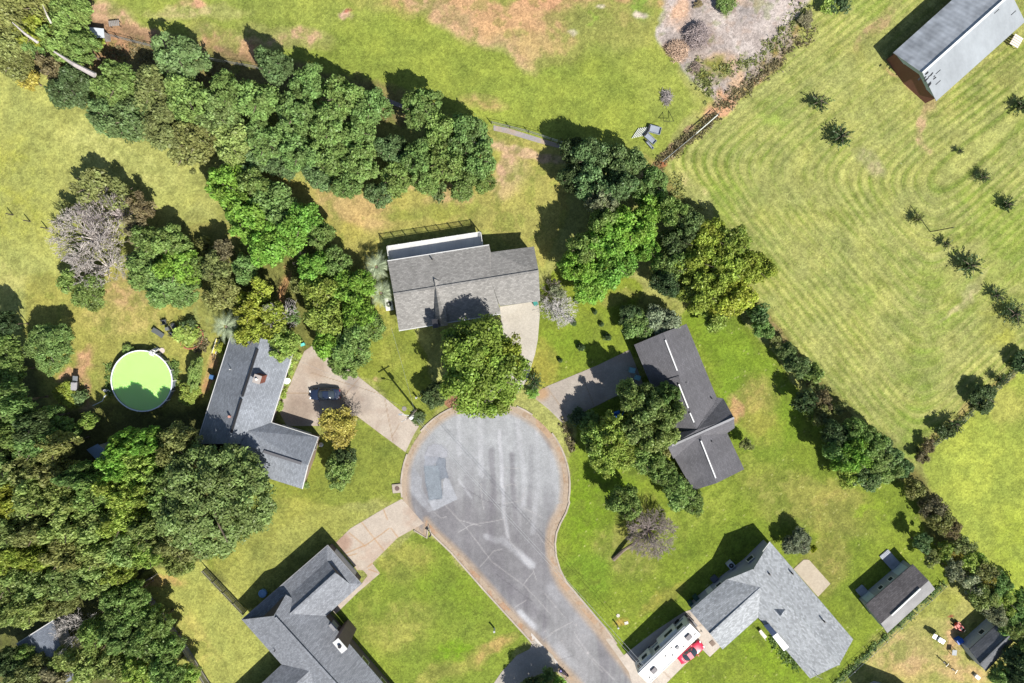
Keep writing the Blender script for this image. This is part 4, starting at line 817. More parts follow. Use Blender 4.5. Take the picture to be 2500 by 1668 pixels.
palm(552, 798, 44, 4.4, 'pale palm at the top of the dark blue roof', 3)
# bare trees and brush piles
def bare(name, px, py, r, h, segs, col, label, cat='tree', ang=0, flat=1.0, loc_h=.5, group=None):
    loc = P(px, py, h * loc_h); loc.z = 0; t = thing(name, label, cat, loc, group); s = np.array([list(a) + list(b) for a, b, _, _ in segs]); mx = np.abs(s[:, [0, 1, 3, 4]]).max(); mz = s[:, [2, 5]].max()
    cut = [q for q in segs if q[2] < .012]; big = [q for q in segs if q[2] >= .012] or segs[:1]
    for nm, ss in (('twigs', cut), ('trunk', big)):
        me = seg_mesh(nm, ss, TWIG, 3 if nm == 'twigs' else 6); o = bpy.data.objects.new(nm, me); C.objects.link(o); o.parent = t; R = r / 16.0
        o.scale = (R / mx * 1.05, R / mx * 1.05, h / mz); o.rotation_euler = (0, 0, math.radians(ang)); o.color = (*col, 1)
    return t
rs = np.random.RandomState(4)
grey = (.44, .40, .37); brown = (.30, .25, .23)
def multi(n, seed, lv=4, **k):
    n = int(n * 1.9)
    r_ = np.random.RandomState(seed); out = []
    for q in range(n):
        a = 2 * math.pi * q / n + r_.rand(); out += branch_segs(r_, lv, lean=(math.cos(a) * .9, math.sin(a) * .9, .8), start=.28, r=.02, **k)
    return out
bare('bare_tree', 208, 582, 88, 6.5, multi(10, 1), grey, 'broad leafless grey tree, upper, left of the green clump')
bare('bare_tree', 236, 650, 74, 6.0, multi(8, 2), grey, 'leafless grey tree, lower, left of the green clump')
bare('bare_tree', 262, 520, 74, 6.5, multi(8, 3), (.3, .26, .25), 'leafless brown-grey tree at the top of the bare pair')
bare('bare_shrub', 1362, 755, 52, 3.0, multi(12, 5), (.5, .48, .46), 'silvery leafless shrub beside the middle driveway', 'shrub')
bare('bare_shrub', 1348, 712, 36, 2.6, multi(7, 6, 3), (.22, .19, .17), 'dark leafless shrub at the right corner of the grey-roofed house', 'shrub')
tree(1362, 715, 26, 2.4, 'pale', 'grey-green shrub inside the silvery leafless shrub', 'open', name='shrub', cat='shrub', trunk=False)
bare('bare_tree', 1590, 1305, 66, 5.0, multi(14, 7), brown, 'leafless brown tree with a thick leaning trunk on the east lawn', loc_h=.5)
tr = single('fallen_log', MB().tube([P(1497, 1366, .0), P(1520, 1345, .5), P(1560, 1318, 1.2)], [.38, .28, .16], 8), bark, 'thick leaning trunk at the foot of the leafless brown tree', 'log')
bare('bare_tree', 175, 1545, 52, 7, multi(8, 8, 4), (.5, .47, .45), 'pale leafless tree over the hidden roof at lower left')
bare('bare_tree', 235, 1505, 40, 7, branch_segs(np.random.RandomState(3), 4, .35, (.8, .6, .5), .4, .03), (.5, .48, .46), 'pale branch crown beside the hidden roof')
bare('bare_tree', 690, 770, 40, 7.5, multi(5, 9, 3), (.45, .42, .4), 'pale bare branches in the yellowish group above the dark blue roof')
bare('bare_tree', 745, 640, 30, 6, multi(6, 10, 3), (.22, .19, .19), 'dark bare tree between the two vine-covered clumps')
bare('bare_shrub', 845, 1005, 40, 2.6, multi(7, 11, 3), (.14, .12, .11), 'leafless twiggy shrub between the dark car and the mustard tree', 'shrub')
def log(a, b, r, col, label, z=5.5):
    t = single('dead_trunk', MB().tube([P(*a, z), P((a[0] + b[0]) / 2, (a[1] + b[1]) / 2 + 3, z + .2), P(*b, z)], [r, r * .8, r * .3], 6), plain('dead_wood_%d' % int(a[0]), col, .8, noise=.3), label, 'dead tree'); return t
log((232, 184), (132, 126), .36, (.42, .38, .36), 'long pale dead trunk lying over the north-west trees', 7)
log((92, 104), (30, 55), .2, (.45, .41, .38), 'thin pale dead trunk in the upper left trees', 8)
log((125, 57), (104, 12), .14, (.48, .44, .38), 'thin cream dead trunk near the top left', 8)
def pile(px, py, r, h, n, col, label, seed, ln=1.4, asp=1.0):
    r_ = np.random.RandomState(seed); R = r / 16.0; segs = []
    lob = [(r_.rand() * 6.283, r_.rand() * .5 * R, r_.uniform(.35, .7)) for _ in range(7)]
    for k in range(n):
        lb = lob[r_.randint(7)]; a = r_.rand() * 6.283; q = math.sqrt(r_.rand()) * R * lb[2]; ax_, ay_ = math.cos(a) * q + math.cos(lb[0]) * lb[1], math.sin(a) * q + math.sin(lb[0]) * lb[1]; q = math.hypot(ax_, ay_); a = math.atan2(ay_, ax_); z = h * max(.1, 1 - (q / R) ** 2) * r_.uniform(.3, 1.1) * (.6 + lb[2] * .6); p = np.array([math.cos(a) * q * asp, math.sin(a) * q / asp, z]); d = r_.randn(3) * np.array([1, 1, .28]); d /= np.linalg.norm(d); L = ln * r_.uniform(.3, 1)
        segs.append((p - d * L / 2, p + d * L / 2, .035 * r_.uniform(.5, 1.5), .012))
    me = seg_mesh('brush_pile', segs, TWIG); o = bpy.data.objects.new('brush_pile', me); C.objects.link(o); o.location = P(px, py, 0); o.color = (*col, 1); return tag(o, label, 'brush pile')
pile(1702, 92, 42, 1.8, 1100, (.36, .3, .29), 'big purple-grey pile of brush on the gravel', 1)
pile(1652, 126, 36, 1.0, 900, (.5, .36, .26), 'tan brown pile of dead brush left of the grey one', 2, 1.0, 1.2)
pile(1700, 166, 20, .5, 300, (.28, .22, .18), 'small low brush pile below the two big piles', 3, .7)
pile(1625, 238, 20, .6, 220, (.3, .27, .26), 'small grey stick pile on the lawn below the gravel', 4, 1.4, .8)
pile(1115, 985, 24, .3, 260, (.36, .2, .13), 'reddish heap of pine straw at the top kerb of the close', 5, .5, 1.3)
pile(2200, 400, 1, .05, 1, (.3, .3, .2), 'single stick lying on the mown field', 6, .8)
# ---------------------------------------------------------------- buildings
def ang_px(a, b):
    p, q = P(*a), P(*b); return math.atan2(q.y - p.y, q.x - p.x)
def inset(poly, d):
    """move the corners of a world polygon inwards by d (straight-through corners allowed)"""
    n = len(poly); area = sum(poly[i][0] * poly[(i + 1) % n][1] - poly[(i + 1) % n][0] * poly[i][1] for i in range(n)); s = 1 if area > 0 else -1; out = []
    for i in range(n):
        p0, p1, p2 = poly[i - 1], poly[i], poly[(i + 1) % n]
        e1 = Vector((p1[0] - p0[0], p1[1] - p0[1])).normalized(); e2 = Vector((p2[0] - p1[0], p2[1] - p1[1])).normalized()
        n1 = Vector((-e1.y, e1.x)) * s; n2 = Vector((-e2.y, e2.x)) * s; m = n1 + n2; m = m / max(m.dot(n1), .3)
        out.append((p1[0] + m.x * d, p1[1] + m.y * d))
    return out
def walls(name, outline, parent, mat, ov=.4, drop=.16, label=None):
    """outline: [(px, py, h)] of the roof edge; walls stand ov inside it and reach just under it"""
    w = [P(a, b, h) for a, b, h in outline]; ip = inset([(p.x, p.y) for p in w], ov); mb = MB(); n = len(w)
    for i in range(n):
        j = (i + 1) % n; mb.face([(ip[i][0], ip[i][1], -.05), (ip[j][0], ip[j][1], -.05), (ip[j][0], ip[j][1], w[j].z - drop), (ip[i][0], ip[i][1], w[i].z - drop)])
    return mb.build(name, mat, parent, label), ip
def roof(name, faces, parent, mat, t=.14, label=None):
    mb = MB()
    for f in faces: mb.solid([P(*v) for v in f], t)
    return mb.build(name, mat, parent, label)
def strip(name, a, b, w, hgt, mat, parent, label=None, lift=.06):
    """a straight bar from a to b, both (px, py, h)"""
    p, q = P(*a), P(*b); p.z += lift; q.z += lift; d = (q - p); u = Vector((-d.y, d.x, 0)).normalized() * w / 2
    return MB().solid([p - u + Vector((0, 0, hgt)), q - u + Vector((0, 0, hgt)), q + u + Vector((0, 0, hgt)), p + u + Vector((0, 0, hgt))], hgt + .12).build(name, mat, parent, label)
def fascia(edges, parent, mat=None, w=.12):
    for a, b in edges:
        p, q = P(*a), P(*b); d = (q - p).normalized(); mb = MB(); u = Vector((-d.y, d.x, 0)) * w / 2
        mb.solid([p - u + Vector((0, 0, .02)), q - u + Vector((0, 0, .02)), q + u + Vector((0, 0, .02)), p + u + Vector((0, 0, .02))], .16); mb.build('gutter', mat or offwhite, parent)
def vent(px, py, h, parent, r=.07, mat=None, up=.45):
    p = P(px, py, h); MB().cyl((p.x, p.y, p.z - .3), r, .3 + up, 10).build('vent_pipe', mat or black, parent)
def wallbox(name, ip0, ip1, f, w, z0, z1, mat, parent, out=.05, label=None):
    """a box on the wall running ip0 -> ip1, centred at fraction f"""
    p0, p1 = Vector((*ip0, 0)), Vector((*ip1, 0)); d = (p1 - p0).normalized(); c = p0.lerp(p1, f)
    o = MB().box((c.x, c.y, (z0 + z1) / 2), (w, out * 2, z1 - z0), math.atan2(d.y, d.x)).build(name, mat, parent, label); origin[o] = origin[parent]; return o
def window(ip0, ip1, f, w, z0, z1, parent):
    fr = wallbox('window', ip0, ip1, f, w, z0, z1, white, parent, .05); wallbox('pane', ip0, ip1, f, w - .22, z0 + .11, z1 - .11, glass, fr, .062)
def door(ip0, ip1, f, w, parent, mat=white, z1=2.05, label=None):
    d = wallbox('door', ip0, ip1, f, w, .1, z1, mat, parent, .05, label); wallbox('handle', ip0, ip1, f + .0, .1, 1.0, 1.08, steel, d, .1); return d
def house(name, label, cat, px, py): return thing(name, label, cat, P(px, py, 0))
e = 2.75
# --- grey-roofed house at the top of the close
A = house('house', 'house with a plain grey shingle roof and a raised back deck, above the close', 'house', 1130, 700)
shA = shingle('grey_shingles', (.215, .208, .197), ang_px((961, 719), (1315, 662)), .2, .08); wallA = plain('pale_siding', (.42, .42, .4), .7)
eh, rh = 3.3, 5.1; en = 3.9
NW, NE, ST, NE2, RR, SE, SE1, ST2, SW, RL = (946, 637, en), (1194, 598, en), (1198, 616, en + .15), (1304, 602, 3.4), (1315, 662, rh), (1319, 735, eh + .3), (1220, 748, eh + .3), (1222, 767, eh), (974, 808, eh), (961, 719, rh)
R1 = (1197.6, 681, rh)
roof('roof', [[NW, NE, R1, RL], [NE, ST, R1], [ST, NE2, RR, R1], [RL, R1, (1221, 756, eh + .15), ST2, SW], [R1, RR, SE, SE1]], A, shA)
w_, ipA = walls('wall', [NW, NE, ST, NE2, RR, SE, SE1, ST2, SW, RL], A, wallA)
fascia([(NW, NE), (SW, ST2)], A); strip('ridge_cap', RL, RR, .35, .05, shA, A)
rf = roof('raised_gable', [[(1060, 681, 5.25), (1078, 797, 5.9), (1064, 799, 4.2), (1057, 690, 4.7)], [(1060, 681, 5.25), (1078, 797, 5.9), (1092, 795, 4.2), (1082, 690, 4.75)]], A, shA, 1.1)
roof('cricket', [[(1040, 681, 4.72), (1058, 680, 4.75), (1064, 708, 4.98), (1037, 708, 4.95)]], A, shA, .5)
c = P(1062, 790, 6.4); ch = MB().box((c.x, c.y, 4.6), (.7, 1.2, 3.4), .16).build('chimney', plain('added_chase', (.3, .29, .27), .8), A); MB().box((c.x, c.y, 6.34), (.78, 1.28, .08), .16).build('cap', darkmetal, ch)  # chimney added so its shadow makes the narrow dark roof strip
for x, y in ((1055, 633), (1165, 662), (1096, 683)): vent(x, y, 4.2, A, .1)
door(ipA[6], ipA[7], .5, 1.0, A); window(ipA[0], ipA[1], .3, 1.8, 1.9, 2.9, A); window(ipA[0], ipA[1], .7, 1.8, 1.9, 2.9, A); window(ipA[8], ipA[7], .3, 1.6, 1.0, 2.2, A); window(ipA[8], ipA[7], .7, 1.6, 1.0, 2.2, A)
deckm = plain('deck_boards', (.46, .46, .45), .7, noise=.15, scale=6, stretch=(1, .2, 1), rot=.16)
dz = 1.95; dq = [(947, 603, dz), (1174, 568, dz), (1181, 612, dz), (954, 648, dz)]
dk = roof('deck', [dq], A, deckm, .22)
m = MB(); pts = [P(*dq[3]), P(*dq[0]), P(*dq[1]), P(*dq[2])]
for a, b in ((0, 1), (1, 2), (2, 3)):
    p, q = pts[a], pts[b]; L = (q - p).length; n = int(L / 1.8) + 1
    for z in (.12, 1.0): m.tube([p + Vector((0, 0, z)), q + Vector((0, 0, z))], .045, 5)
    for k in range(int(L / .14)): c = p.lerp(q, (k + .5) / int(L / .14)); m.box((c.x, c.y, dz + .56), (.035, .035, .9))
    for k in range(n + 1): c = p.lerp(q, k / n); m.box((c.x, c.y, dz / 2 + .55), (.11, .11, dz + 1.15))
origin[dk] = origin[A]; m.build('railing', white, dk)
acA = P(953, 741, 0)
# --- dark blue-grey roofed house beside the pool
D_ = house('house', 'L-shaped house with a dark blue-grey roof and brick chimney, right of the pool', 'house', 620, 990)
shD = shingle('slate_shingles', (.175, .19, .215), ang_px((630, 850), (563, 1064)), .16, .14); wallD = plain('brown_brick_wall', (.2, .15, .12), .85, noise=.3)
r1 = 5.5; r2 = 4.7
N1, W1 = (566, 812, e), (487, 1062, e); RN, RS = (637, 826, r1), (556, 1084, r1); E1, E2 = (720, 845, e), (662, 1032, e); W2 = (480, 1084, e); S2 = (640, 1103, e)
roof('roof', [[N1, RN, RS, W2], [RN, E1, E2, (645, 1086, e), RS]], D_, shD)
roof('roof', [[(662.5, 1032.5, e + .02), (777, 1068, e), (752, 1136, r2), (588, 1084, r2), (605, 1052, r2 - .4)], [(588, 1084, r2), (752, 1136, r2), (738, 1194, e), (566, 1140, e)]], D_, shD)
w_, ipD = walls('wall', [N1, RN, E1, E2, (662, 1033, e), (777, 1068, e), (752, 1136, r2), (738, 1194, e), (566, 1140, e), W2], D_, wallD)
fascia([(N1, W2), ((715, 862, e), E2), (E2, (777, 1068, e)), ((777, 1068, e), (752, 1136, r2)), ((752, 1136, r2), (738, 1194, e))], D_)
strip('ridge_vent', (629, 852, r1), (592, 968, r1), .3, .1, black, D_); strip('ridge_vent', (590, 974, r1), (565, 1056, r1), .3, .1, black, D_); strip('ridge_vent', (645, 1102, r2), (736, 1131, r2), .4, .14, plain('grey_vent', (.1, .1, .11)), D_)
c = P(631, 925, 5.9); ra = ang_px((630, 850), (563, 1064))
ch = MB().box((c.x, c.y, 5.2), (1.15, 1.0, 2.4), ra).build('chimney', brick, D_); MB().box((c.x, c.y, 6.44), (1.25, 1.1, .08), ra).build('cap', plain('mortar', (.3, .27, .25)), ch); MB().cyl((c.x, c.y, 6.46), .17, .35, 14).build('flue', white, ch)
c = P(561, 1017, 5.1); MB().cyl((c.x, c.y, 4.3), .16, 1.1, 12, .19).build('roof_vent', plain('copper_vent', (.42, .22, .18), .5), D_); vent(562, 902, 4.1, D_, .06, white, .3)
window(ipD[3], ipD[2], .5, 1.8, .9, 2.1, D_); window(ipD[3], ipD[2], .25, 1.2, .9, 2.1, D_); door(ipD[3], ipD[2], .75, 1.0, D_); window(ipD[9], ipD[0], .6, 1.6, .9, 2.1, D_); window(ipD[6], ipD[5], .6, 1.2, .9, 2.0, D_)
wallbox('garage_door', ipD[4], ipD[5], .5, 4.6, .05, 2.2, offwhite, D_)
# --- hip and gable house at bottom left
Cc = house('house', 'large dark grey house of three gabled wings with a boxed chimney', 'house', 760, 1560)
shC = shingle('charcoal_shingles', (.175, .185, .205), ang_px((120, 940), (970, 205)) , .2, .1); wallC = plain('brown_siding', (.13, .105, .1), .8)
e2 = 2.65; q1, q2 = 4.75, 5.95
N_, E_, S_, W_ = (800, 1331, e2), (883, 1426, e2), (795, 1505, e2), (590, 1513, e2)
k1, k2 = (799, 1369, 3.35), (853, 1425, 3.25)
rA, rB = (820, 1399, q1), (694, 1513, q1)
roof('roof', [[W_, N_, k1, rA, rB, (640, 1513, 3.4)], [N_, E_, k2, k1], [rA, k2, E_, S_, rB]], Cc, shC)
MB().face([P(799, 1369, 3.3), P(853, 1425, 3.2), P(820, 1399, q1 - .05)]).build('gable_wall', wallC, Cc)
g0, g1, gd = (626, 1517, 3.35), (698, 1452, 3.95), (668, 1504, q2)
far = lambda p, k: (p[0] + 149 * k, p[1] + 162 * k, p[2])
SWe = (686, 1624, e2)
roof('roof', [[W_, gd, far(gd, 1.6), (866, 1824, e2)], [gd, g1, (795, 1505, e2 + .05), (1001, 1744, e2), far(gd, 1.6)]], Cc, shC)
MB().face([P(628, 1515, 2.9), P(697, 1453, 3.4), P(669, 1503, q2 - .12)]).build('gable_wall', wallC, Cc)
roof('roof', [[(686, 1624, e2 + .03), (758, 1636, 4.6), (600, 1780, 4.6), (540, 1760, e2)], [(758, 1636, 4.6), (600, 1780, 4.6), (660, 1850, e2), (790, 1740, e2 + .1)]], Cc, shC)
strip('ridge_cap', rA, rB, .3, .05, shC, Cc); strip('ridge_cap', (673, 1507, q2), far(gd, 1.5), .34, .07, shC, Cc)
w_, ipC = walls('wall', [W_, N_, E_, S_, (1001, 1744, e2), (866, 1824, e2)], Cc, wallC, .45)
MB().face([(x, y, .02) for x, y in [tuple(P(700, 1630)[:2]), tuple(P(560, 1765)[:2]), tuple(P(650, 1840)[:2]), tuple(P(790, 1740)[:2])]]).build('floor', wallC, Cc)
mb = MB(); wp = [P(696, 1628, 2.5), P(552, 1762, 2.5), P(650, 1838, 2.5)]
for a, b in ((0, 1), (1, 2)): mb.face([(wp[a].x, wp[a].y, 0), (wp[b].x, wp[b].y, 0), wp[b], wp[a]])
mb.build('wall', wallC, Cc)
fascia([(N_, E_), (W_, N_)], Cc, plain('grey_gutter', (.2, .2, .21)), .1)
c = P(830, 1577, 6.3); ra = ang_px((795, 1505), (931, 1664)); base = Vector((c.x, c.y, 0))
ch = MB().box((c.x, c.y, 3.1), (2.0, 1.0, 6.2), ra).build('chimney', plain('brown_boards', (.19, .14, .13), .8, noise=.15), Cc); MB().box((c.x, c.y, 6.26), (2.1, 1.1, .1), ra).build('cap', offwhite, ch); MB().cyl((c.x, c.y, 6.3), .26, .3, 16).build('flue', darkmetal, ch)
c2 = P(812, 1532, 3.2); MB().box((c2.x, c2.y, 2.6), (1.2, .7, 1.0), ra).build('bay_roof', plain('grey_bay', (.2, .2, .21)), Cc)
for x, y, h in ((665, 1521, 4.6), (719, 1579, 4.9), (670, 1590, 3.6)): vent(x, y, h, Cc, .07, None, .2)
for f in (.25, .5, .72): window(ipC[3], ipC[4], f, 1.5, .9, 2.1, Cc)
wallbox('garage_door', ipC[1], ipC[2], .5, 4.8, .05, 2.2, offwhite, Cc)
# --- light grey house bottom right
Eh = house('house', 'light grey shingled T-shaped house with a white porch awning, right of the motorhome', 'house', 1900, 1500)
aE = ang_px((1880, 1323), (2083, 1561)); shE = shingle('light_grey_shingles', (.27, .285, .30), aE, .24, .05); shE2 = shingle('light_grey_shingles_wing', (.27, .285, .30), aE + math.pi / 2, .24, .05); wallE = plain('grey_siding', (.30, .31, .36), .7, noise=.06)
eE = 2.7; rE = 4.9; rW = 4.3
a0, a1, b0, b1, s0, s1 = (1880, 1323, eE), (2083, 1561, eE), (1840, 1389, rE), (2049, 1623, rE), (1773, 1416, eE), (1978, 1657, eE)
roof('roof', [[a0, a1, b1, b0], [b0, b1, s1, s0]], Eh, shE)
roof('roof', [[(1684, 1491, eE + .02), (1734, 1548, rW), (1858, 1434, rW + .1), (1775, 1413, eE + .05)], [(1734, 1548, rW), (1764, 1586, eE + .02), (1850, 1509, eE + .06), (1858, 1434, rW + .1)]], Eh, shE2)
w_, ipE = walls('wall', [a0, b0, s0, (1684, 1491, eE), (1734, 1548, rW), (1764, 1586, eE), (1848, 1511, eE), s1, b1, a1], Eh, wallE, .4)
strip('ridge_cap', b0, b1, .25, .04, shE, Eh); strip('ridge_cap', (1734, 1548, rW), (1856, 1436, rW), .3, .06, shE, Eh)
fascia([(a0, (1862, 1347, 3.5)), ((1684, 1491, eE), (1764, 1586, eE + .0))][:1], Eh)
roof('dormer', [[(1922, 1481, 4.55), (1905, 1505, 5.0), (1886, 1483, 3.9)], [(1922, 1481, 4.55), (1905, 1505, 5.0), (1937, 1510, 3.9)]], Eh, shE, .12)
roof('awning_sky_half', [[(1864, 1527, 3.3), (1877, 1523, 3.45), (1897, 1546, 3.45), (1886, 1554, 3.3)]], Eh, plain('navy_sky_tone', (.02, .035, .07), .1, spec=.8), .06)  # part of the awning, its dark sky reflection put in as navy
roof('porch_awning', [[(1886.3, 1554.3, 3.3), (1897.3, 1546.3, 3.45), (1926, 1580, 3.45), (1914, 1590, 3.3)]], Eh, plain('white_glare_enamel', (.85, .85, .85), .12, noise=.02, spec=1.0), .06)  # bright part of the awning, sun glare put into the white
for x, y, h in ((1878, 1401, 4.3), (1934, 1400, 3.3), (2012, 1517, 4.0)): vent(x, y, h, Eh, .12)
c = P(1990, 1643, 2.9); MB().tube([(c.x, c.y, 2.7), (c.x, c.y, 4.2)], .03).tube([(c.x - .6, c.y + .3, 4.1), (c.x + .6, c.y - .3, 4.1)], .025).tube([(c.x - .4, c.y - .3, 3.9), (c.x + .4, c.y + .3, 3.9)], .02).build('antenna', darkmetal, Eh)
p0, p1 = ipE[2], ipE[3]
window(ipE[0], ipE[2], .42, 1.3, 1.2, 2.3, Eh); window(p0, p1, .2, 1.1, 1.2, 2.2, Eh); door(p0, p1, .45, 1.0, Eh); window(ipE[7], ipE[6], .3, 1.6, .9, 2.1, Eh); window(ipE[7], ipE[6], .6, 1.6, .9, 2.1, Eh); door(ipE[7], ipE[6], .85, 1.0, Eh)
# --- long dark roof east of the close
B = house('house', 'long house with a dark charcoal roof and white ridge vents, right of the close', 'house', 1690, 1000)
aB = ang_px((1676, 792), (1749, 971)); shB = shingle('dark_shingles', (.105, .103, .112), aB, .12, .13, ); shB2 = shingle('dark_shingles_cross', (.105, .103, .112), aB + math.pi / 2, .12, .13); wallB = plain('tan_brick_wall', (.22, .17, .14), .85, noise=.3)
rBz = 4.4
n0, n1, nr = (1548, 842, e), (1676, 791, e), (1620, 812, rBz)
roof('roof', [[n1, (1750, 971, e), (1760, 1010, e + .2), (1703, 1050, rBz), nr], [nr, (1703, 1050, rBz), (1662, 1090, e), (1640, 1062, e), n0]], B, shB)
roof('roof', [[(1749.5, 970.5, e + .03), (1766, 973, e + .03), (1792, 1020, 4.62), (1631, 1092, 4.5), (1630, 1060, 3.2), (1702.5, 1049, 4.5)], [(1792, 1020, 4.62), (1793.5, 1045, 3.5), (1773, 1059, e + .1), (1710, 1064, 4.5), (1644, 1120, e + .1), (1631, 1092, 4.5)]], B, shB2)
roof('roof', [[(1709, 1058, 4.35), (1749, 1180, 4.35), (1692, 1197.5, e), (1640, 1106, e)], [(1709, 1058, 4.35), (1773, 1052, e + .05), (1817, 1146, e), (1749, 1180, 4.35)]], B, shB)
w_, ipB = walls('wall', [n0, nr, n1, (1750, 971, e), (1766, 973, e), (1793, 1043, 3.0), (1773, 1055, e), (1817, 1146, e), (1749, 1180, 4.35), (1692, 1197, e)], B, wallB, .45)
for a, b in (((1624, 830), (1653, 905)), ((1657, 938), (1680, 996)), ((1684, 1008), (1694, 1031)), ((1711, 1076), (1747, 1167))): strip('ridge_vent', (*a, rBz), (*b, rBz), .19, .07, plain('white_vent', (.55, .55, .55), .5, noise=.03), B)
strip('ridge_cap', (1792, 1020, 4.6), (1640, 1088, 4.5), .3, .06, plain('grey_ridge', (.24, .24, .25), .8), B)
roof('roof_step', [[(1626, 928, 3.9), (1658, 917, 4.5), (1658, 921, 4.5), (1628, 931, 3.9)]], B, shB2, .3)
for x, y, h in ((1675, 934, 4.0), (1738, 973, 3.3), (1738, 1078, 3.9)): vent(x, y, h, B, .09, darkmetal, .25)
wallbox('garage_door', ipB[0], ipB[9], .12, 4.6, .05, 2.2, offwhite, B); window(ipB[6], ipB[7], .5, 1.6, .9, 2.1, B); window(ipB[2], ipB[3], .4, 1.6, .9, 2.1, B); window(ipB[2], ipB[3], .7, 1.2, .9, 2.1, B)
# --- barn
Ba = house('barn', 'long metal-roofed barn with red-brown end wall in the top right corner', 'barn', 2330, 60)
aR = ang_px((2180, 129), (2323, 0)); redw = plain('red_brown_metal', (.15, .062, .05), .6, noise=.12, scale=2)
m1, nt, N, L, b = nodes('ribbed_metal_roof')
g = N.new('ShaderNodeNewGeometry'); mp = N.new('ShaderNodeMapping'); mp.inputs['Rotation'].default_value = (0, 0, -aR); L.new(g.outputs['Position'], mp.inputs[0])
wv = N.new('ShaderNodeTexWave'); wv.inputs['Scale'].default_value = .45; wv.inputs['Distortion'].default_value = .3; L.new(mp.outputs[0], wv.inputs[0])
mp2 = N.new('ShaderNodeMapping'); mp2.inputs['Scale'].default_value = (.45, .09, 1); L.new(mp.outputs[0], mp2.inputs[0]); nz = N.new('ShaderNodeTexNoise'); nz.inputs['Scale'].default_value = 1.4; nz.inputs['Detail'].default_value = 6; L.new(mp2.outputs[0], nz.inputs[0])
r = N.new('ShaderNodeMapRange'); r.inputs[1].default_value = .3; r.inputs[2].default_value = .7; r.inputs[3].default_value = .62; r.inputs[4].default_value = 1.22; L.new(nz.outputs[0], r.inputs[0])
v = N.new('ShaderNodeVectorMath'); v.operation = 'SCALE'; v.inputs[0].default_value = (.40, .42, .45); rw = N.new('ShaderNodeMapRange'); rw.inputs[3].default_value = .92; rw.inputs[4].default_value = 1.04; L.new(wv.outputs[0], rw.inputs[0]); mw = N.new('ShaderNodeMath'); mw.operation = 'MULTIPLY'; L.new(rw.outputs[0], mw.inputs[0]); L.new(r.outputs[0], mw.inputs[1]); L.new(mw.outputs[0], v.inputs['Scale']); L.new(v.outputs[0], b.inputs['Base Color'])
b.inputs['Roughness'].default_value = .5; b.inputs['Metallic'].default_value = .15; bp = N.new('ShaderNodeBump'); bp.inputs['Strength'].default_value = .5; bp.inputs['Distance'].default_value = .05; L.new(wv.outputs[0], bp.inputs['Height']); L.new(bp.outputs[0], b.inputs['Normal'])
eb, rb = 2.7, 5.2; v1 = (2180.5, 129, eb); v2 = (2252, 178.5, rb); v3 = (2286, 247, eb); u1, u2, u3 = (2397, -65, eb), (2469, -15.7, rb), (2503, 53, eb)
roof('roof', [[v1, u1, u2, v2]], Ba, m1, .1); roof('roof', [[v2, u2, u3, v3]], Ba, plain('sunward_metal_roof', (.22, .24, .26), .6, noise=.16, scale=1.2, stretch=(1, .3, 1), rot=-aR), .1)  # sun-facing slope has its own darker metal colour, offsetting the sunlight
strip('ridge_cap', v2, u2, .28, .06, plain('white_metal', (.66, .68, .7), .4, noise=.05), Ba)
wr, ipR = walls('wall', [v1, v2, v3, u3, u2, u1], Ba, redw, .35, .2)
mb = MB(); a_, b_, c_ = [Vector((*ipR[i], 0)) for i in (0, 1, 2)]; d = Vector((math.cos(aR), math.sin(aR), 0)) * -.2
mb.face([Vector((a_.x, a_.y, eb)) + d, Vector((b_.x, b_.y, rb - .2)) + d, Vector((c_.x, c_.y, eb)) + d, Vector(((a_.x + c_.x) / 2, (a_.y + c_.y) / 2, eb - .25)) + d]).build('gable_panel', plain('pale_blue_panel', (.33, .42, .5), .6), Ba)
rr = random.Random(2)
for k in range(12):
    x, y = 2262 + rr.gauss(0, 8), 192 + rr.gauss(0, 8); p = on_plane(x, y, v2, u2, v3); MB().box((p.x, p.y, p.z + .03), (rr.uniform(.25, .7), rr.uniform(.1, .25), .05), aR + rr.uniform(-.2, .2)).build('loose_patch', darkmetal, Ba)
for x, y in ((2290, 176), (2290, 202), (2433, 28), (2474, 32)): p = on_plane(x, y, v2, u2, v3); MB().box((p.x, p.y, p.z + .03), (.9, .08, .05), aR).build('loose_patch', darkmetal, Ba)
pass
wallbox('door', ipR[0], ipR[2], .5, 3.4, 0, 2.4, plain('dark_red_door', (.12, .05, .042), .6), Ba, .06)
# --- big grey shed with ramps
Sg = house('shed', 'grey shed with dark roof, two pale doors and wooden ramps, right of the patio', 'shed', 2190, 1460)
aS = ang_px((2113, 1477), (2229, 1378)); shS = shingle('brown_grey_shingles', (.12, .11, .112), aS, .2, .1); shS2 = plain('sunlit_grey_shingles', (.19, .188, .19), .9, noise=.2, scale=4); wS = plain('blue_grey_siding', (.30, .32, .35), .7, noise=.06)  # sun-facing slope gets a paler shingle copy, sunlight in its colour
es, rs_ = 2.5, 3.9; f1, f2, f3, g1_, g2_, g3_ = (2113, 1477.5, es), (2151, 1523, rs_), (2166.5, 1546, es), (2228.6, 1377.7, es), (2267.4, 1417.6, rs_), (2283, 1438.7, es)
roof('roof', [[f1, g1_, g2_, f2]], Sg, shS, .1); roof('roof', [[f2, g2_, g3_, f3]], Sg, shS2, .1, 'slope coloured paler for the sunlight on it'); strip('ridge_vent', (2176, 1502, rs_), (2246, 1437, rs_), .2, .08, white, Sg)
w_, ipS = walls('wall', [f1, f2, f3, g3_, g2_, g1_], Sg, wS, .2)
pd = plain('pale_blue_door', (.42, .5, .54), .6, noise=.05)
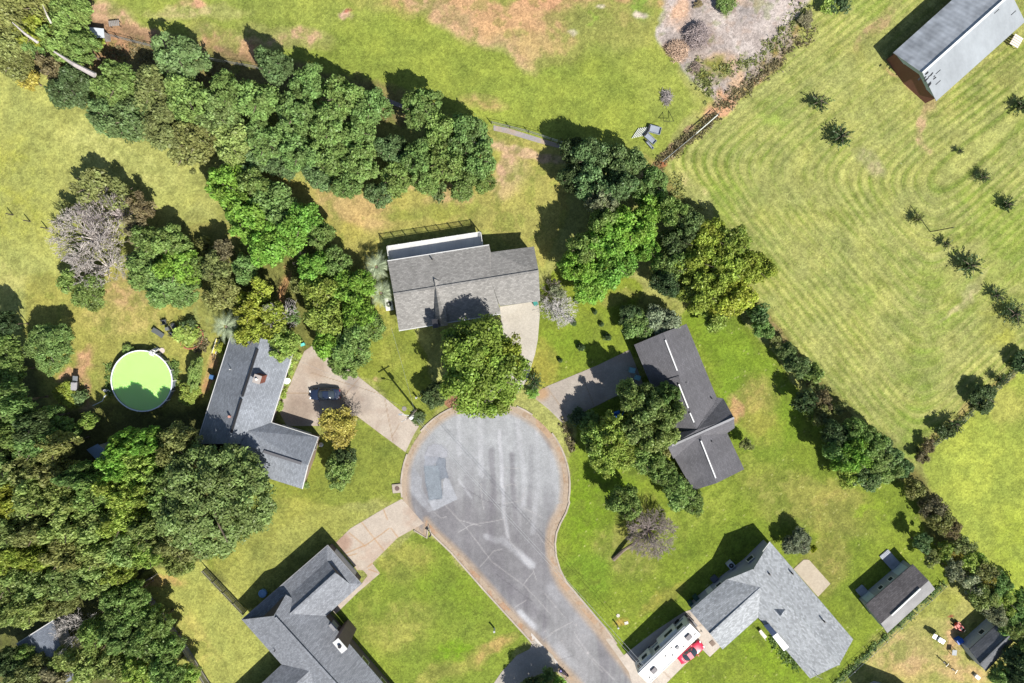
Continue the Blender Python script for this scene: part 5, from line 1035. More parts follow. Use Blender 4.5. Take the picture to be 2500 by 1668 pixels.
i0, i1 = ipS[0], ipS[5]; dr = door(i0, i1, .12, 1.5, Sg, pd); dr = door(i0, i1, .83, 1.9, Sg, pd); window(i0, i1, .38, .9, 1.0, 1.9, Sg); window(i0, i1, .6, .9, 1.0, 1.9, Sg)
n_ = Vector((-(i1[1] - i0[1]), i1[0] - i0[0], 0)).normalized(); aw = math.atan2(i1[1] - i0[1], i1[0] - i0[0])
for f, L_, w in ((.83, 2.9, 1.7), (.12, 1.3, 1.4)):
    c = Vector((*i0, 0)).lerp(Vector((*i1, 0)), f) + n_ * (.15 + L_ / 2); mb = MB()
    for k in range(int(L_ / .2)): cc = c + n_ * (-L_ / 2 + .2 * k + .1); mb.box((cc.x, cc.y, .28 - .12 * k / (L_ / .2)), (w, .16, .05), aw)
    mb.box((c.x, c.y, .1), (w * .9, L_ * .95, .12), aw); mb.build('ramp', plain('bleached_boards', (.3, .32, .36), .8, noise=.25, scale=8), Sg)
# --- small dark shed bottom right
Sh = house('shed', 'small shed with a dark roof and pale blue-grey wall in the bottom right corner', 'shed', 2420, 1590)
shG = shingle('dark_shed_shingles', (.115, .12, .13), ang_px((2366, 1586), (2435, 1524)), .15, .1)
f1, f2, f3, g1_, g2_, g3_ = (2366, 1586, 2.4), (2393, 1621, 3.6), (2407, 1640.6, 2.4), (2435, 1524, 2.4), (2463, 1553, 3.6), (2474, 1568, 2.4)
roof('roof', [[f1, g1_, g2_, f2], [f2, g2_, g3_, f3]], Sh, shG, .1); w_, ip = walls('wall', [f1, f2, f3, g3_, g2_, g1_], Sh, plain('pale_siding_blue', (.36, .4, .44), .7), .15); window(ip[0], ip[5], .6, 1.0, .9, 1.8, Sh)
strip('ridge_cap', f2, g2_, .25, .05, shG, Sh)
# --- roof half hidden in the woods, tin roofs, building just below the picture
Hh = house('house', 'low blue-grey roof half hidden under trees in the lower left corner', 'house', 95, 1580)
roof('roof', [[(40, 1572, 2.6), (130, 1515, 2.6), (150, 1590, 3.8), (70, 1640, 3.8)], [(70, 1640, 3.8), (150, 1590, 3.8), (175, 1660, 2.6), (95, 1705, 2.6)]], Hh, shingle('blue_grey_shingles', (.16, .18, .22), .5, .15), .12)
walls('wall', [(40, 1572, 2.6), (130, 1515, 2.6), (175, 1660, 2.6), (95, 1705, 2.6)], Hh, wallE, .3); fascia([((40, 1572, 2.6), (130, 1515, 2.6))], Hh)
tin = plain('blue_tin', (.24, .34, .5), .45, noise=.2, scale=4, metal=.2)
Ts = house('tin_shed', 'small shed with a bright blue tin roof among the left woods', 'shed', 238, 1110)
roof('roof', [[(211, 1098, 3.2), (238, 1084, 3.4), (268, 1108, 3.4), (246, 1134, 3.2)]], Ts, tin, .06); walls('wall', [(211, 1098, 3.1), (238, 1084, 3.1), (268, 1108, 3.1), (246, 1134, 3.1)], Ts, wood, .2)
Tw = house('lean_to', 'white tin lean-to roof beside the top left trees', 'shed', 235, 80)
roof('roof', [[(213, 66, 2.2), (253, 70, 2.2), (255, 92, 2.4), (222, 93, 2.4)]], Tw, plain('white_tin', (.5, .54, .58), .45, noise=.1), .05); walls('wall', [(213, 66, 2.1), (253, 70, 2.1), (255, 92, 2.1), (222, 93, 2.1)], Tw, wood, .25)
Bs = house('building', 'building just below the frame whose shadow falls on the lower right plot', 'building', 2190, 1730)
roof('roof', [[(2110, 1700, 2.6), (2165, 1690, 3.7), (2260, 1790, 3.7), (2200, 1830, 2.6)], [(2165, 1690, 3.7), (2230, 1700, 2.6), (2330, 1780, 2.6), (2260, 1790, 3.7)]], Bs, shG, .1); walls('wall', [(2110, 1700, 2.6), (2165, 1690, 3.7), (2230, 1700, 2.6), (2330, 1780, 2.6), (2200, 1830, 2.6)], Bs, wallE, .3)
# ---------------------------------------------------------------- vehicles
def paint(name, col):
    m, nt, N, L, b = nodes(name); b.inputs['Base Color'].default_value = (*col, 1); b.inputs['Roughness'].default_value = .3; b.inputs['Coat Weight'].default_value = .8; b.inputs['Coat Roughness'].default_value = .06
    g = N.new('ShaderNodeNewGeometry'); n = N.new('ShaderNodeTexNoise'); n.inputs['Scale'].default_value = 4; L.new(g.outputs['Position'], n.inputs[0]); r = N.new('ShaderNodeMapRange'); r.inputs[3].default_value = .24; r.inputs[4].default_value = .42; L.new(n.outputs[0], r.inputs[0]); L.new(r.outputs[0], b.inputs['Roughness']); return m
def loft(sections, name, m, parent, sub=1):
    """sections along x: (x, [(y, z)...]) with the same number of points, closed rings"""
    me = bpy.data.meshes.new(name); V = []; F_ = []; n = len(sections[0][1])
    for x, ring in sections: V += [(x, y, z) for y, z in ring]
    for i in range(len(sections) - 1):
        for k in range(n): F_.append((i * n + k, i * n + (k + 1) % n, (i + 1) * n + (k + 1) % n, (i + 1) * n + k))
    F_.append(tuple(range(n))[::-1]); F_.append(tuple((len(sections) - 1) * n + k for k in range(n)))
    me.from_pydata(V, [], F_); bm = bmesh.new(); bm.from_mesh(me); bmesh.ops.recalc_face_normals(bm, faces=bm.faces); bm.to_mesh(me); bm.free(); me.materials.append(m); me.shade_smooth()
    o = bpy.data.objects.new(name, me); C.objects.link(o); o.parent = parent
    s = o.modifiers.new('smooth', 'SUBSURF'); s.levels = s.render_levels = sub; return o
def child(mb, name, m, parent, bevel=0, smooth=False):
    origin[parent] = Vector((0, 0, 0)); o = mb.build(name, m, parent, bevel=bevel, smooth=smooth); origin[o] = Vector((0, 0, 0)); return o
def car(px, py, deg, label, m, L=4.7, W=1.82, Hh=1.44, name='parked_car'):
    t = thing(name, label, 'car', P(px, py, .7).to_2d().to_3d(), None, math.radians(deg)); h = L / 2; w = W / 2
    def ring(wd, z0, z1, cr=.1): return [(-wd, z0), (-wd, (z0 + z1) / 2), (-wd + cr * .4, z1 - cr * .5), (-wd + cr * 1.8, z1), (0, z1 + .02), (wd - cr * 1.8, z1), (wd - cr * .4, z1 - cr * .5), (wd, (z0 + z1) / 2), (wd, z0), (0, z0)]
    b = loft([(-h, ring(w * .72, .35, .72)), (-h + .1, ring(w * .86, .26, .84)), (-h + .5, ring(w * .96, .2, .93)), (-h + 1.1, ring(w, .18, .95)), (0, ring(w, .18, .94)), (h - 1.3, ring(w, .18, .92)), (h - .7, ring(w * .96, .2, .84)), (h - .2, ring(w * .84, .24, .72)), (h, ring(w * .64, .34, .58))], 'body', m, t)
    cw = w * .86
    def cr_(wd, z): return [(-wd, .82), (-wd * .97, .9), (-wd * .84, z - .1), (-wd * .72, z), (0, z + .025), (wd * .72, z), (wd * .84, z - .1), (wd * .97, .9), (wd, .82), (0, .82)]
    cb = loft([(-h + .75, cr_(cw * .9, .93)), (-h + 1.25, cr_(cw * .97, 1.25)), (-h + 1.75, cr_(cw, Hh)), (h - 2.3, cr_(cw, Hh)), (h - 1.85, cr_(cw * .99, 1.28)), (h - 1.25, cr_(cw * .93, .93))], 'cabin', glass, t)
    rp = MB(); rx0, rx1 = -h + 1.62, h - 2.2; rp.box(((rx0 + rx1) / 2, 0, Hh + .012), (rx1 - rx0, cw * 1.42, .05)); child(rp, 'roof_panel', m, t, .02)
    for s in (-1, 1):
        pl_ = MB()
        for x in (-h + 1.2, -.2, h - 1.5): pl_.tube([(x, s * cw * .98, .92), (x + (.35 if x < -1 else -.45 if x > .5 else 0), s * cw * .76, Hh)], .035, 5)
        child(pl_, 'window_frame', m, t)
        child(MB().box((h - 1.55, s * (w + .09), .98), (.16, .2, .12)), 'mirror', m, t, .02)
        child(MB().box((h - .12, s * w * .55, .66), (.2, .34, .12), s * -.35), 'headlight', plain('lamp_glass', (.6, .62, .64), .15), t, .02)
        child(MB().box((-h + .06, s * w * .6, .74), (.1, .34, .14)), 'tail_light', plain('red_lamp', (.35, .02, .02), .2), t, .02)
        for x in (-h + .95, h - .9):
            wh = child(MB().tube([(x, s * (w - .2), .33), (x, s * (w + .01), .33)], .33, 20), 'wheel', rubber, t); child(MB().tube([(x, s * (w - .02), .33), (x, s * (w + .03), .33)], .2, 14), 'rim', steel, wh)
    child(MB().box((-h + .62, 0, .965), (.02, .5, .02)), 'badge_strip', steel, t)
    return t
car(793, 963, 181.5, 'dark navy blue car parked on the west driveway', paint('navy_paint', (.012, .02, .045)))
car(1686.5, 1593, 36.5, 'bright crimson red car tucked beside the motorhome', paint('crimson_paint', (.52, .012, .05)), 4.5, 1.75)
# motorhome
A1, B1, C1, D1 = [P(x, y, 3.45) for x, y in ((1684, 1521.5), (1711, 1551), (1557, 1643.5), (1584, 1673))]
ctr = (A1 + B1 + C1 + D1) / 4; ax = ((A1 - C1) + (B1 - D1)); rz = math.atan2(ax.y, ax.x) + math.pi; LL = (A1 - C1).length; WW = 2.55
R_ = thing('motorhome', 'long white motorhome parked on the bottom driveway beside the red car', 'motorhome', (ctr.x, ctr.y, 0), None, rz)
cream = plain('white_fibreglass', (.72, .71, .68), .35, noise=.04); hl = LL / 2
mb = MB().box((0, 0, 1.95), (LL, WW, 3.0)); child(mb, 'body', cream, R_, .12)
# the side away from the sun (towards the picture's centre) is local -y or +y; work out which
toC = Vector((0, 0, 0)) - Vector((ctr.x, ctr.y, 0)); loc = Vector((toC.x * math.cos(-rz) - toC.y * math.sin(-rz), toC.x * math.sin(-rz) + toC.y * math.cos(-rz), 0)); sy = 1 if loc.y > 0 else -1
y0 = sy * WW / 2
child(MB().box((-1.5, y0 + sy * .22, 1.75), (3.6, .5, 1.9)), 'slide_out', cream, R_, .05); child(MB().box((3.2, y0 + sy * .2, 1.8), (2.2, .45, 1.8)), 'slide_out', cream, R_, .05)
for x, w, z in ((-3.9, 1.1, 2.1), (.95, .9, 2.1), (4.7, .8, 2.1)): child(MB().box((x, y0 + sy * .02, z), (w, .06, .75)), 'window', glass, R_)
for x, w in ((-1.9, 1.6), (3.2, 1.0)): child(MB().box((x, y0 + sy * .46, 2.1), (w, .06, .7)), 'window', glass, R_)
child(MB().tube([(-4.6, y0 + sy * .14, 3.32), (4.9, y0 + sy * .14, 3.32)], .1, 8), 'awning_roll', plain('grey_awning', (.25, .27, .3), .6), R_)
child(MB().box((2.0, y0 + sy * .02, 1.45), (.75, .07, 1.9)), 'door', offwhite, R_)
child(MB().box((-hl - .02, 0, 2.25), (.08, WW - .4, 1.2)), 'windscreen', glass, R_); child(MB().box((-hl - .12, 0, .75), (.3, WW - .1, .35)), 'bumper', darkmetal, R_)
child(MB().box((0, y0 + sy * .02, 1.0), (LL - 1, .05, .28)), 'stripe', plain('grey_stripe', (.2, .22, .25)), R_)
for x in (-hl + 1.6, hl - 3.2, hl - 2.2):
    for s in (-1, 1): child(MB().tube([(x, s * (WW / 2 - .3), .48), (x, s * (WW / 2 + .01), .48)], .48, 18), 'wheel', rubber, R_)
for x in (3.35, -3.9):
    a_ = child(MB().box((x, -.1 * sy, 3.58), (1.0, .85, .26)), 'air_conditioner', plain('grey_shroud', (.13, .12, .13), .5), R_, .1)
child(MB().box((-1.6, .1, 3.54), (.6, .5, .18)), 'roof_hatch', plain('smoke_dome', (.18, .18, .19), .3), R_, .06)
for x, y, a in ((.6, -.2, 0), (-.3, .45, .6), (-.9, -.5, .2), (-2.4, .7, .3), (-4.9, .5, 0), (4.6, .5, .5)): child(MB().box((x, y, 3.48), (.32, .1, .08), a), 'roof_vent', black, R_)
child(MB().tube([(-hl + .2, -1.1 * sy, 3.5), (hl - .2, -1.1 * sy, 3.5)], .03, 5), 'roof_rail', steel, R_)
for s in (-1, 1): child(MB().tube([(-hl + .1, s * 1.2, 2.5), (-hl - .3, s * 1.45, 2.4)], .03, 5).box((-hl - .3, s * 1.5, 2.2), (.1, .22, .45)), 'mirror', black, R_)
# riding mower
def mower(px, py, deg, label):
    t = thing('riding_mower', label, 'mower', P(px, py), None, math.radians(deg)); red = plain('mower_red', (.42, .04, .03), .4)
    child(MB().box((.45, 0, .62), (.8, .55, .45), taper=.85), 'hood', red, t, .05); child(MB().box((-.4, 0, .5), (.8, .75, .3)), 'fender', red, t, .05); child(MB().box((-.35, 0, .78), (.42, .42, .12)).box((-.55, 0, .98), (.1, .42, .35)), 'seat', black, t, .03)
    child(MB().box((.0, 0, .22), (1.0, 1.1, .14)), 'cutting_deck', plain('mower_orange', (.5, .16, .1), .5), t, .03); child(MB().tube([(.1, 0, .6), (-.05, 0, 1.0)], .02).ring((-.05, 0, 1.0), .14, .17, 0.98, 1.01, 16), 'steering_wheel', black, t)
    for x, r in ((.6, .2), (-.45, .27)):
        for s in (-1, 1): child(MB().tube([(x, s * .35, r), (x, s * .52, r)], r, 14), 'wheel', rubber, t)
mower(2337, 1527, 140, 'red riding mower beside the small dark shed')
# barbecue grills, bikes, chairs, tables
def grill(px, py, deg, label, lid, s=1.0):
    t = thing('barbecue_grill', label, 'grill', P(px, py), None, math.radians(deg))
    child(MB().box((0, 0, .9 * s), (.9 * s, .6 * s, .3 * s)), 'firebox', black, t, .03); child(MB().box((0, 0, 1.12 * s), (.92 * s, .6 * s, .22 * s), taper=.8), 'lid', lid, t, .05); child(MB().box((.75 * s, 0, .95 * s), (.5 * s, .5 * s, .04)), 'side_shelf', steel, t)
    for x in (-.38, .38):
        for y in (-.25, .25): child(MB().box((x * s, y * s, .38 * s), (.05, .05, .76 * s)), 'leg', darkmetal, t)
grill(197, 940, 85, 'covered grey barbecue grill beside the yellow-green shrub', plain('grey_lid', (.3, .29, .3), .4), 1.5); grill(2284, 1553, 150, 'barbecue grill with shiny lid on the lower right plot', plain('bright_lid', (.5, .55, .56), .25, metal=.6), 1.3)
def chair(px, py, deg, label, s=1.0, group='dark garden chairs beside the brick-edged bed', col=None):
    t = thing('garden_chair', label, 'chair', P(px, py), group, math.radians(deg)); m = col or plain('dark_grey_chair', (.06, .065, .07), .7)
    child(MB().box((0, 0, .42 * s), (.6 * s, .62 * s, .06)), 'seat', m, t, .02); child(MB().box((-.36 * s, 0, .75 * s), (.06, .62 * s, .6 * s)), 'backrest', m, t, .02)
    for y in (-.34, .34): child(MB().box((0, y * s, .62 * s), (.6 * s, .06, .05)), 'armrest', m, t)
    for x in (-.25, .25):
        for y in (-.27, .27): child(MB().box((x * s, y * s, .2 * s), (.05, .05, .4 * s)), 'leg', m, t)
chair(404, 786, 100, 'dark garden chair, topmost, on a ring of bare earth', 1.1); chair(427, 797, 30, 'dark garden chair touching the shrub of the bed', 1.2); chair(421, 815, 80, 'small dark garden chair, lowest one', .9)
t = thing('lounge_chair', 'long dark folding lounger left of the garden chairs', 'lounger', P(391, 814), None, math.radians(-35)); gm = plain('slate_fabric', (.09, .1, .1), .8)
child(MB().box((0, 0, .32), (1.5, .75, .06)), 'seat', gm, t); child(MB().box((-.85, 0, .5), (.5, .75, .06)), 'backrest', gm, t)
for x in (-.6, .6):
    for y in (-.3, .3): child(MB().box((x, y, .15), (.05, .05, .3)), 'leg', darkmetal, t)
def table(px, py, deg, label, w, d, col, slats=0):
    t = thing('garden_table', label, 'table', P(px, py), None, math.radians(deg)); mb = MB()
    if slats:
        for k in range(slats): mb.box((-w / 2 + w * (k + .5) / slats, 0, .72), (w / slats * .8, d, .05))
    else: mb.box((0, 0, .72), (w, d, .05))
    child(mb, 'tabletop', col, t)
    for x in (-w * .42, w * .42):
        for y in (-d * .4, d * .4): child(MB().box((x, y, .35), (.06, .06, .7)), 'leg', darkmetal, t)
table(413, 803, 10, 'small square side table between the garden chairs', .55, .5, plain('grey_top', (.13, .14, .14)))
table(2473, 105, 60, 'pale wooden slatted table beside the barn', 1.7, 1.4, plain('cream_boards', (.6, .54, .48), .7, noise=.15), 5)
table(2323, 1588, 85, 'grey square table left of the small dark shed', .85, .7, plain('grey_panel', (.3, .32, .33)))
table(285, 62, 5, 'low wooden pallet table beside the white tin roof', 1.6, .8, wood, 6)
def bike(px, py, deg, label, s=1.0):
    t = thing('bicycle', label, 'bicycle', P(px, py), None, math.radians(deg)); 
    for x in (-.5, .5):
        w = child(MB().tube([(x * s + .33 * s * math.cos(a), 0, .35 * s + .33 * s * math.sin(a)) for a in [k * math.pi / 8 for k in range(17)]], .03, 5, False), 'wheel', rubber, t)
    child(MB().tube([(-.5 * s, 0, .35 * s), (-.15 * s, 0, .8 * s), (.4 * s, 0, .85 * s), (.5 * s, 0, .35 * s)], .025).tube([(-.15 * s, 0, .8 * s), (0, 0, .35 * s), (.4 * s, 0, .85 * s)], .025).tube([(-.5 * s, 0, .35 * s), (0, 0, .35 * s)], .02), 'frame', darkmetal, t)
    child(MB().tube([(.4 * s, -.3 * s, 1.0 * s), (.4 * s, .3 * s, 1.0 * s)], .02).tube([(.4 * s, 0, .85 * s), (.4 * s, 0, 1.0 * s)], .02), 'handlebar', steel, t); child(MB().box((-.15 * s, 0, .9 * s), (.25 * s, .14 * s, .05)), 'saddle', black, t)
bike(2298, 1612, -40, 'bicycle lying out on the lower right plot, left of its pair'); bike(2318, 1628, -30, 'bicycle on the lower right plot, right of its pair', 1.1); bike(527, 874, 70, 'bicycle leaning by the left wall of the blue-roofed house')
# scooter at the bottom kerb
t = thing('motor_scooter', 'dark purple scooter parked at the bottom kerb of the road', 'scooter', P(1377, 1640), None, math.radians(-40)); pm = paint('plum_paint', (.06, .02, .05))
child(MB().box((0, 0, .5), (1.1, .35, .3), taper=.8), 'body', pm, t, .05); child(MB().box((-.3, 0, .8), (.6, .3, .12)), 'seat', black, t, .03); child(MB().box((-.8, 0, .8), (.35, .4, .3)), 'top_box', plain('violet_box', (.2, .18, .4), .3), t, .03); child(MB().tube([(.55, 0, .5), (.45, 0, 1.05)], .05).tube([(.45, -.35, 1.05), (.45, .35, 1.05)], .03), 'handlebar', black, t)
for x in (-.6, .65): child(MB().tube([(x, -.07, .27), (x, .07, .27)], .27, 16), 'wheel', rubber, t)
# ---------------------------------------------------------------- pool
pc = P(345.8, 930.4, 1.25); Rp = 73.5 / 16.03; pl = thing('round_pool', 'round above-ground pool of light green water with a white rim', 'pool', (pc.x, pc.y, 0))
MB().ring((pc.x, pc.y), Rp - .06, Rp + .02, 0, 1.22, 64).build('wall', plain('pool_wall', (.16, .19, .23), .5, noise=.1), pl)
MB().ring((pc.x, pc.y), Rp - .07, Rp + .08, 1.22, 1.29, 64).build('rim', plain('pool_rim', (.7, .74, .78), .4, noise=.04), pl)
mb = MB()
for k in range(18): a = k * math.pi / 9; mb.box((pc.x + (Rp + .08) * math.cos(a), pc.y + (Rp + .08) * math.sin(a), .62), (.1, .16, 1.24), a)
mb.build('uprights', white, pl)
m, nt, N, L, b = nodes('pool_water'); g = N.new('ShaderNodeNewGeometry'); n = N.new('ShaderNodeTexNoise'); n.inputs['Scale'].default_value = .35; n.inputs['Detail'].default_value = 3; L.new(g.outputs['Position'], n.inputs[0])
mx = N.new('ShaderNodeMix'); mx.data_type = 'RGBA'; mx.inputs[6].default_value = (.36, .62, .17, 1); mx.inputs[7].default_value = (.40, .67, .21, 1); L.new(n.outputs[0], mx.inputs[0]); L.new(mx.outputs[2], b.inputs['Base Color']); b.inputs['Roughness'].default_value = .12; b.inputs['Subsurface Weight'].default_value = .65; b.inputs['Subsurface Radius'].default_value = (.12, 1.3, .1); b.inputs['Subsurface Scale'].default_value = .8
n2 = N.new('ShaderNodeTexNoise'); n2.inputs['Scale'].default_value = 3; L.new(g.outputs['Position'], n2.inputs[0]); bp = N.new('ShaderNodeBump'); bp.inputs['Strength'].default_value = .04; L.new(n2.outputs[0], bp.inputs['Height']); L.new(bp.outputs[0], b.inputs['Normal'])
MB().face([(pc.x + (Rp - .07) * math.cos(k * math.pi / 32), pc.y + (Rp - .07) * math.sin(k * math.pi / 32), 1.1) for k in range(64)]).build('water', m, pl)
a = math.atan2(P(382, 866).y - pc.y, P(382, 866).x - pc.x); d = Vector((math.cos(a), math.sin(a), 0)); u = Vector((-d.y, d.x, 0)); c0 = Vector((pc.x, pc.y, 0)) + d * Rp; ld_ = MB()
for s in (-.28, .28):
    ld_.tube([c0 - d * .45 + u * s + Vector((0, 0, 1.0)), c0 - d * .2 + u * s + Vector((0, 0, 1.75)), c0 + d * .3 + u * s + Vector((0, 0, 1.75)), c0 + d * .85 + u * s], .045, 6)
for k in range(4): z = .25 + .3 * k; ld_.box((*(c0 + d * (.78 - z * .35)).to_2d(), z), (.22, .55, .05), a)
ld_.box((*(c0 - d * .1).to_2d(), 1.36), (.6, .6, .05), a)
single('pool_ladder', ld_, white, 'white A-frame ladder over the upper right rim of the pool', 'ladder')
p = P(396, 856); single('stepping_stone', MB().cyl((p.x, p.y, 0), .42, .1, 20), plain('pink_stone', (.5, .42, .38)), 'round pale stepping stone at the foot of the pool ladder', 'paving stone')
pp = thing('pool_pump', 'white and grey pump with hoses at the left rim of the pool', 'pump', P(262, 953)); q = P(262, 953)
MB().cyl((q.x, q.y, 0), .22, .7, 16).build('filter_tank', offwhite, pp); MB().box((q.x - .5, q.y + .1, .18), (.5, .28, .3)).build('motor', black, pp, bevel=.03); MB().tube([(q.x, q.y, .5), (q.x + .5, q.y + .1, .55), (q.x + .9, q.y - .1, .8)], .05).build('hose', white, pp)
hp = [P(262, 962, .06), P(255, 968, .05), P(250, 979, .05), P(238, 985, .05), P(226, 991, .05)]; single('waste_hose', MB().tube(hp, .06, 6), plain('pale_hose', (.5, .55, .58)), 'pale hose running from the pump to bare earth', 'hose')
# brick-edged bed
ring = [(462.5 + 34 * math.cos(a) * (1 if math.cos(a) > 0 else .75), 822 + 30 * math.sin(a)) for a in [k * 2 * math.pi / 40 for k in range(40)]]
mb = MB()
for k in range(40):
    p, q = P(*ring[k]), P(*ring[(k + 1) % 40]); c = (p + q) / 2; mb.box((c.x, c.y, .06), ((q - p).length * .86, .2, .16), math.atan2(q.y - p.y, q.x - p.x))
o = single('bed_edging', mb, plain('terracotta_edging', lin(206, 138, 108), .8, noise=.2), 'ring of terracotta brick edging round the garden bed', 'edging')
# slide / board, AC units and small things at houses
def boxy(name, px, py, size, deg, m, label, cat, z=0, top=None, lidm=None, group=None):
    t = thing(name, label, cat, P(px, py, z), group, math.radians(deg)); t.location.z = z
    child(MB().box((0, 0, size[2] / 2), size), 'casing' if top == 'fan' else 'body', m, t, .03)
    if top == 'fan': child(MB().ring((0, 0), size[0] * .1, size[0] * .38, size[2], size[2] + .03, 20), 'fan_guard', darkmetal, t)
    if top == 'lid': child(MB().box((0, 0, size[2] + .04), (size[0] * 1.08, size[1] * 1.08, .09)), 'lid', lidm or m, t, .02)
    return t
beige = plain('beige_metal', (.42, .45, .48), .5, noise=.08)
boxy('heat_pump', 1781, 1376, (1.0, 1.0, .9), 42, beige, 'big blue-grey heat pump behind the light grey house', 'air conditioner', top='fan')
boxy('crate', 1742, 1411, (1.0, .8, .5), 42, plain('dark_crate', (.09, .1, .12)), 'dark crate in the shade behind the light grey house', 'crate', top='lid')
boxy('wheelie_bin', 1697, 1456, (.7, .75, 1.05), 42, plain('dark_green_bin', (.03, .07, .06), .5), 'dark green bin behind the wing, upper of two', 'bin', top='lid', group='dark bins behind the light grey wing')
boxy('wheelie_bin', 1684, 1470, (.7, .75, 1.05), 42, plain('dark_green_bin', (.03, .07, .06), .5), 'dark green bin behind the wing, lower of two near the drive', 'bin', top='lid', group='dark bins behind the light grey wing')
boxy('wheelie_bin', 1541, 903, (.8, .75, 1.1), -10, plain('teal_bin', (.16, .33, .38), .5), 'teal bin, upper of two in the shade of the long dark roof', 'bin', top='lid', group='teal bins by the long dark roof')
boxy('wheelie_bin', 1554, 921, (.75, .7, 1.1), -20, plain('teal_bin', (.16, .33, .38), .5), 'teal bin, lower of two in the shade of the long dark roof', 'bin', top='lid', group='teal bins by the long dark roof')
boxy('heat_pump', 952, 743, (1.1, 1.9, 1.0), 8, white, 'white boxed cooling unit at the left wall of the grey-roofed house', 'air conditioner', top='fan')
boxy('window_cooler', 521, 920, (.7, .6, .6), -17, plain('blue_casing', (.05, .12, .26), .5), 'blue cooler box at the left wall of the blue-roofed house', 'air conditioner', .6, 'lid')
boxy('wheelie_bin', 1307, 741, (.6, .6, 1.0), 20, plain('green_teal_bin', (.04, .2, .17), .5), 'dark teal bin at the top of the middle driveway', 'bin', top='lid')
boxy('storage_box', 741, 841, (.6, .4, .5), 20, plain('turquoise_box', (.12, .5, .45), .5), 'turquoise box under the trees at the head of the west driveway', 'box', top='lid')
boxy('storage_box', 2336, 1560, (.9, .7, .8), 30, plain('royal_blue_tub', (.02, .1, .42), .4), 'royal blue tub beside the small dark shed', 'box', top='lid')
boxy('storage_box', 2382, 1650, (.8, .5, .4), -40, white, 'white box on the ground left of the small dark shed', 'box', top='lid')
t = thing('satellite_dish', 'white satellite dish on the drive side of the blue-roofed house', 'satellite dish', P(700, 930)); q = P(700, 930, 2.2)
MB().tube([(q.x, q.y, 0), (q.x, q.y, 2.1)], .04).build('mast', steel, t); MB().tube([(q.x, q.y, 2.1), (q.x + .08, q.y - .05, 2.2)], [.45, .5], 20).build('dish', white, t)
bl = P(643, 1447); t = thing('kiddie_pool', 'small light blue tub in the shade behind the lower left house', 'tub', bl); MB().ring((bl.x, bl.y), .5, .62, 0, .45, 24).build('wall', plain('light_blue_plastic', (.2, .36, .6), .4), t); MB().cyl((bl.x, bl.y, .05), .5, .25, 24).build('water', plain('tub_water', (.25, .4, .6), .1), t)
sl = thing('slide', 'yellow plastic slide standing by the palm', 'slide', P(531, 845), None, math.radians(80)); ym = plain('yellow_plastic', (.7, .6, .12), .5, noise=.05)
child(MB().face([(-1.1, -.25, .9), (1.1, -.25, .12), (1.1, .25, .12), (-1.1, .25, .9)]), 'chute', ym, sl)
for s in (-1, 1): child(MB().tube([(-1.1, s * .27, .98), (1.1, s * .27, .2)], .05), 'side_rail', white, sl); child(MB().tube([(-1.1, s * .25, 0), (-1.1, s * .25, .95)], .04), 'leg', steel, sl)
gl = plain('blue_toy', (.03, .16, .55), .45)
t = thing('swing_set', 'bright blue swing seat glimpsed under the trees beside the east driveway', 'swing', P(1504, 1010)); q = P(1504, 1010); 
MB().box((q.x, q.y, .6), (1.1, .9, .1), .3).build('seat', gl, t); MB().box((q.x - .35, q.y + .3, 1.1), (1.0, .12, 1.0), .3).build('backrest', gl, t); MB().tube([(q.x - 1, q.y - .4, 0), (q.x - .3, q.y, 2.0), (q.x + .6, q.y, 2.0), (q.x + 1.2, q.y + .4, 0)], .05).build('frame', gl, t)
t = thing('porch_ornament', 'white lawn figure at the corner of the blue-roofed house', 'ornament', P(784, 1086)); q = P(784, 1086); MB().cyl((q.x, q.y, 0), .35, .25, 12, .25).build('base', white, t); MB().tube([(q.x, q.y, .2), (q.x, q.y, .7), (q.x, q.y, 1.0)], [.22, .16, .05], 10).build('figure', plain('lilac_white', (.6, .55, .62)), t)
t = thing('bench', 'pale wooden bench at the porch of the light grey house', 'bench', P(1860, 1545), None, math.radians(-50)); child(MB().box((0, 0, .45), (1.5, .45, .06)), 'seat', plain('cream_boards', (.6, .54, .48)), t); child(MB().box((0, -.25, .75), (1.5, .06, .5)), 'backrest', plain('cream_boards', (.6, .54, .48)), t)
for x in (-.65, .65): child(MB().box((x, 0, .22), (.06, .4, .44)), 'leg', wood, t)
p = P(1739, 1570); single('door_mat', MB().box((p.x, p.y, .06), (.75, .85, .05), .7), plain('coir', (.2, .15, .12), .95, noise=.3, scale=9), 'brown mat on the concrete beside the light grey wing', 'mat')
# bits by the fence corner: two metal troughs and a stack of pipes
def trough(px, py, L, W, deg, label):
    t = thing('metal_trough', label, 'trough', P(px, py), 'grey metal sheets by the fence corner', math.radians(deg)); m = plain('zinc', (.28, .31, .36), .45, metal=.3, noise=.15)
    child(MB().box((0, 0, .32), (L, W, .05)), 'bottom', m, t)
    for s in (-1, 1): child(MB().box((0, s * W / 2, .45), (L, .05, .3)), 'side', m, t)
    child(MB().box((L / 2, 0, .45), (.05, W, .3)), 'end', m, t); child(MB().box((-L / 2, 0, .25), (.3, W, .5)), 'open_end', black, t)
trough(1597, 319, 1.8, 1.05, -15, 'wide grey metal trough right of the pipe stack'); trough(1586, 340, 1.9, .75, -42, 'narrow grey metal trough below the wide one'); trough(1585, 356, 1.5, .28, -48, 'thin bent grey sheet along the narrow trough')
for k in range(7):
    x = 1543 + k * 4.6; p, q = P(x, 338 - k * 1.0, .1 + .04 * (k % 2)), P(x + 17, 313 - k * .6, .15)
    single('pipe', MB().tube([p, q], .06, 6), plain('white_pipe', (.55, .57, .52), .5), 'white pipe, %s from the left of the stack beside the metal troughs' % ORD[k], 'pipe', 'stack of white pipes')
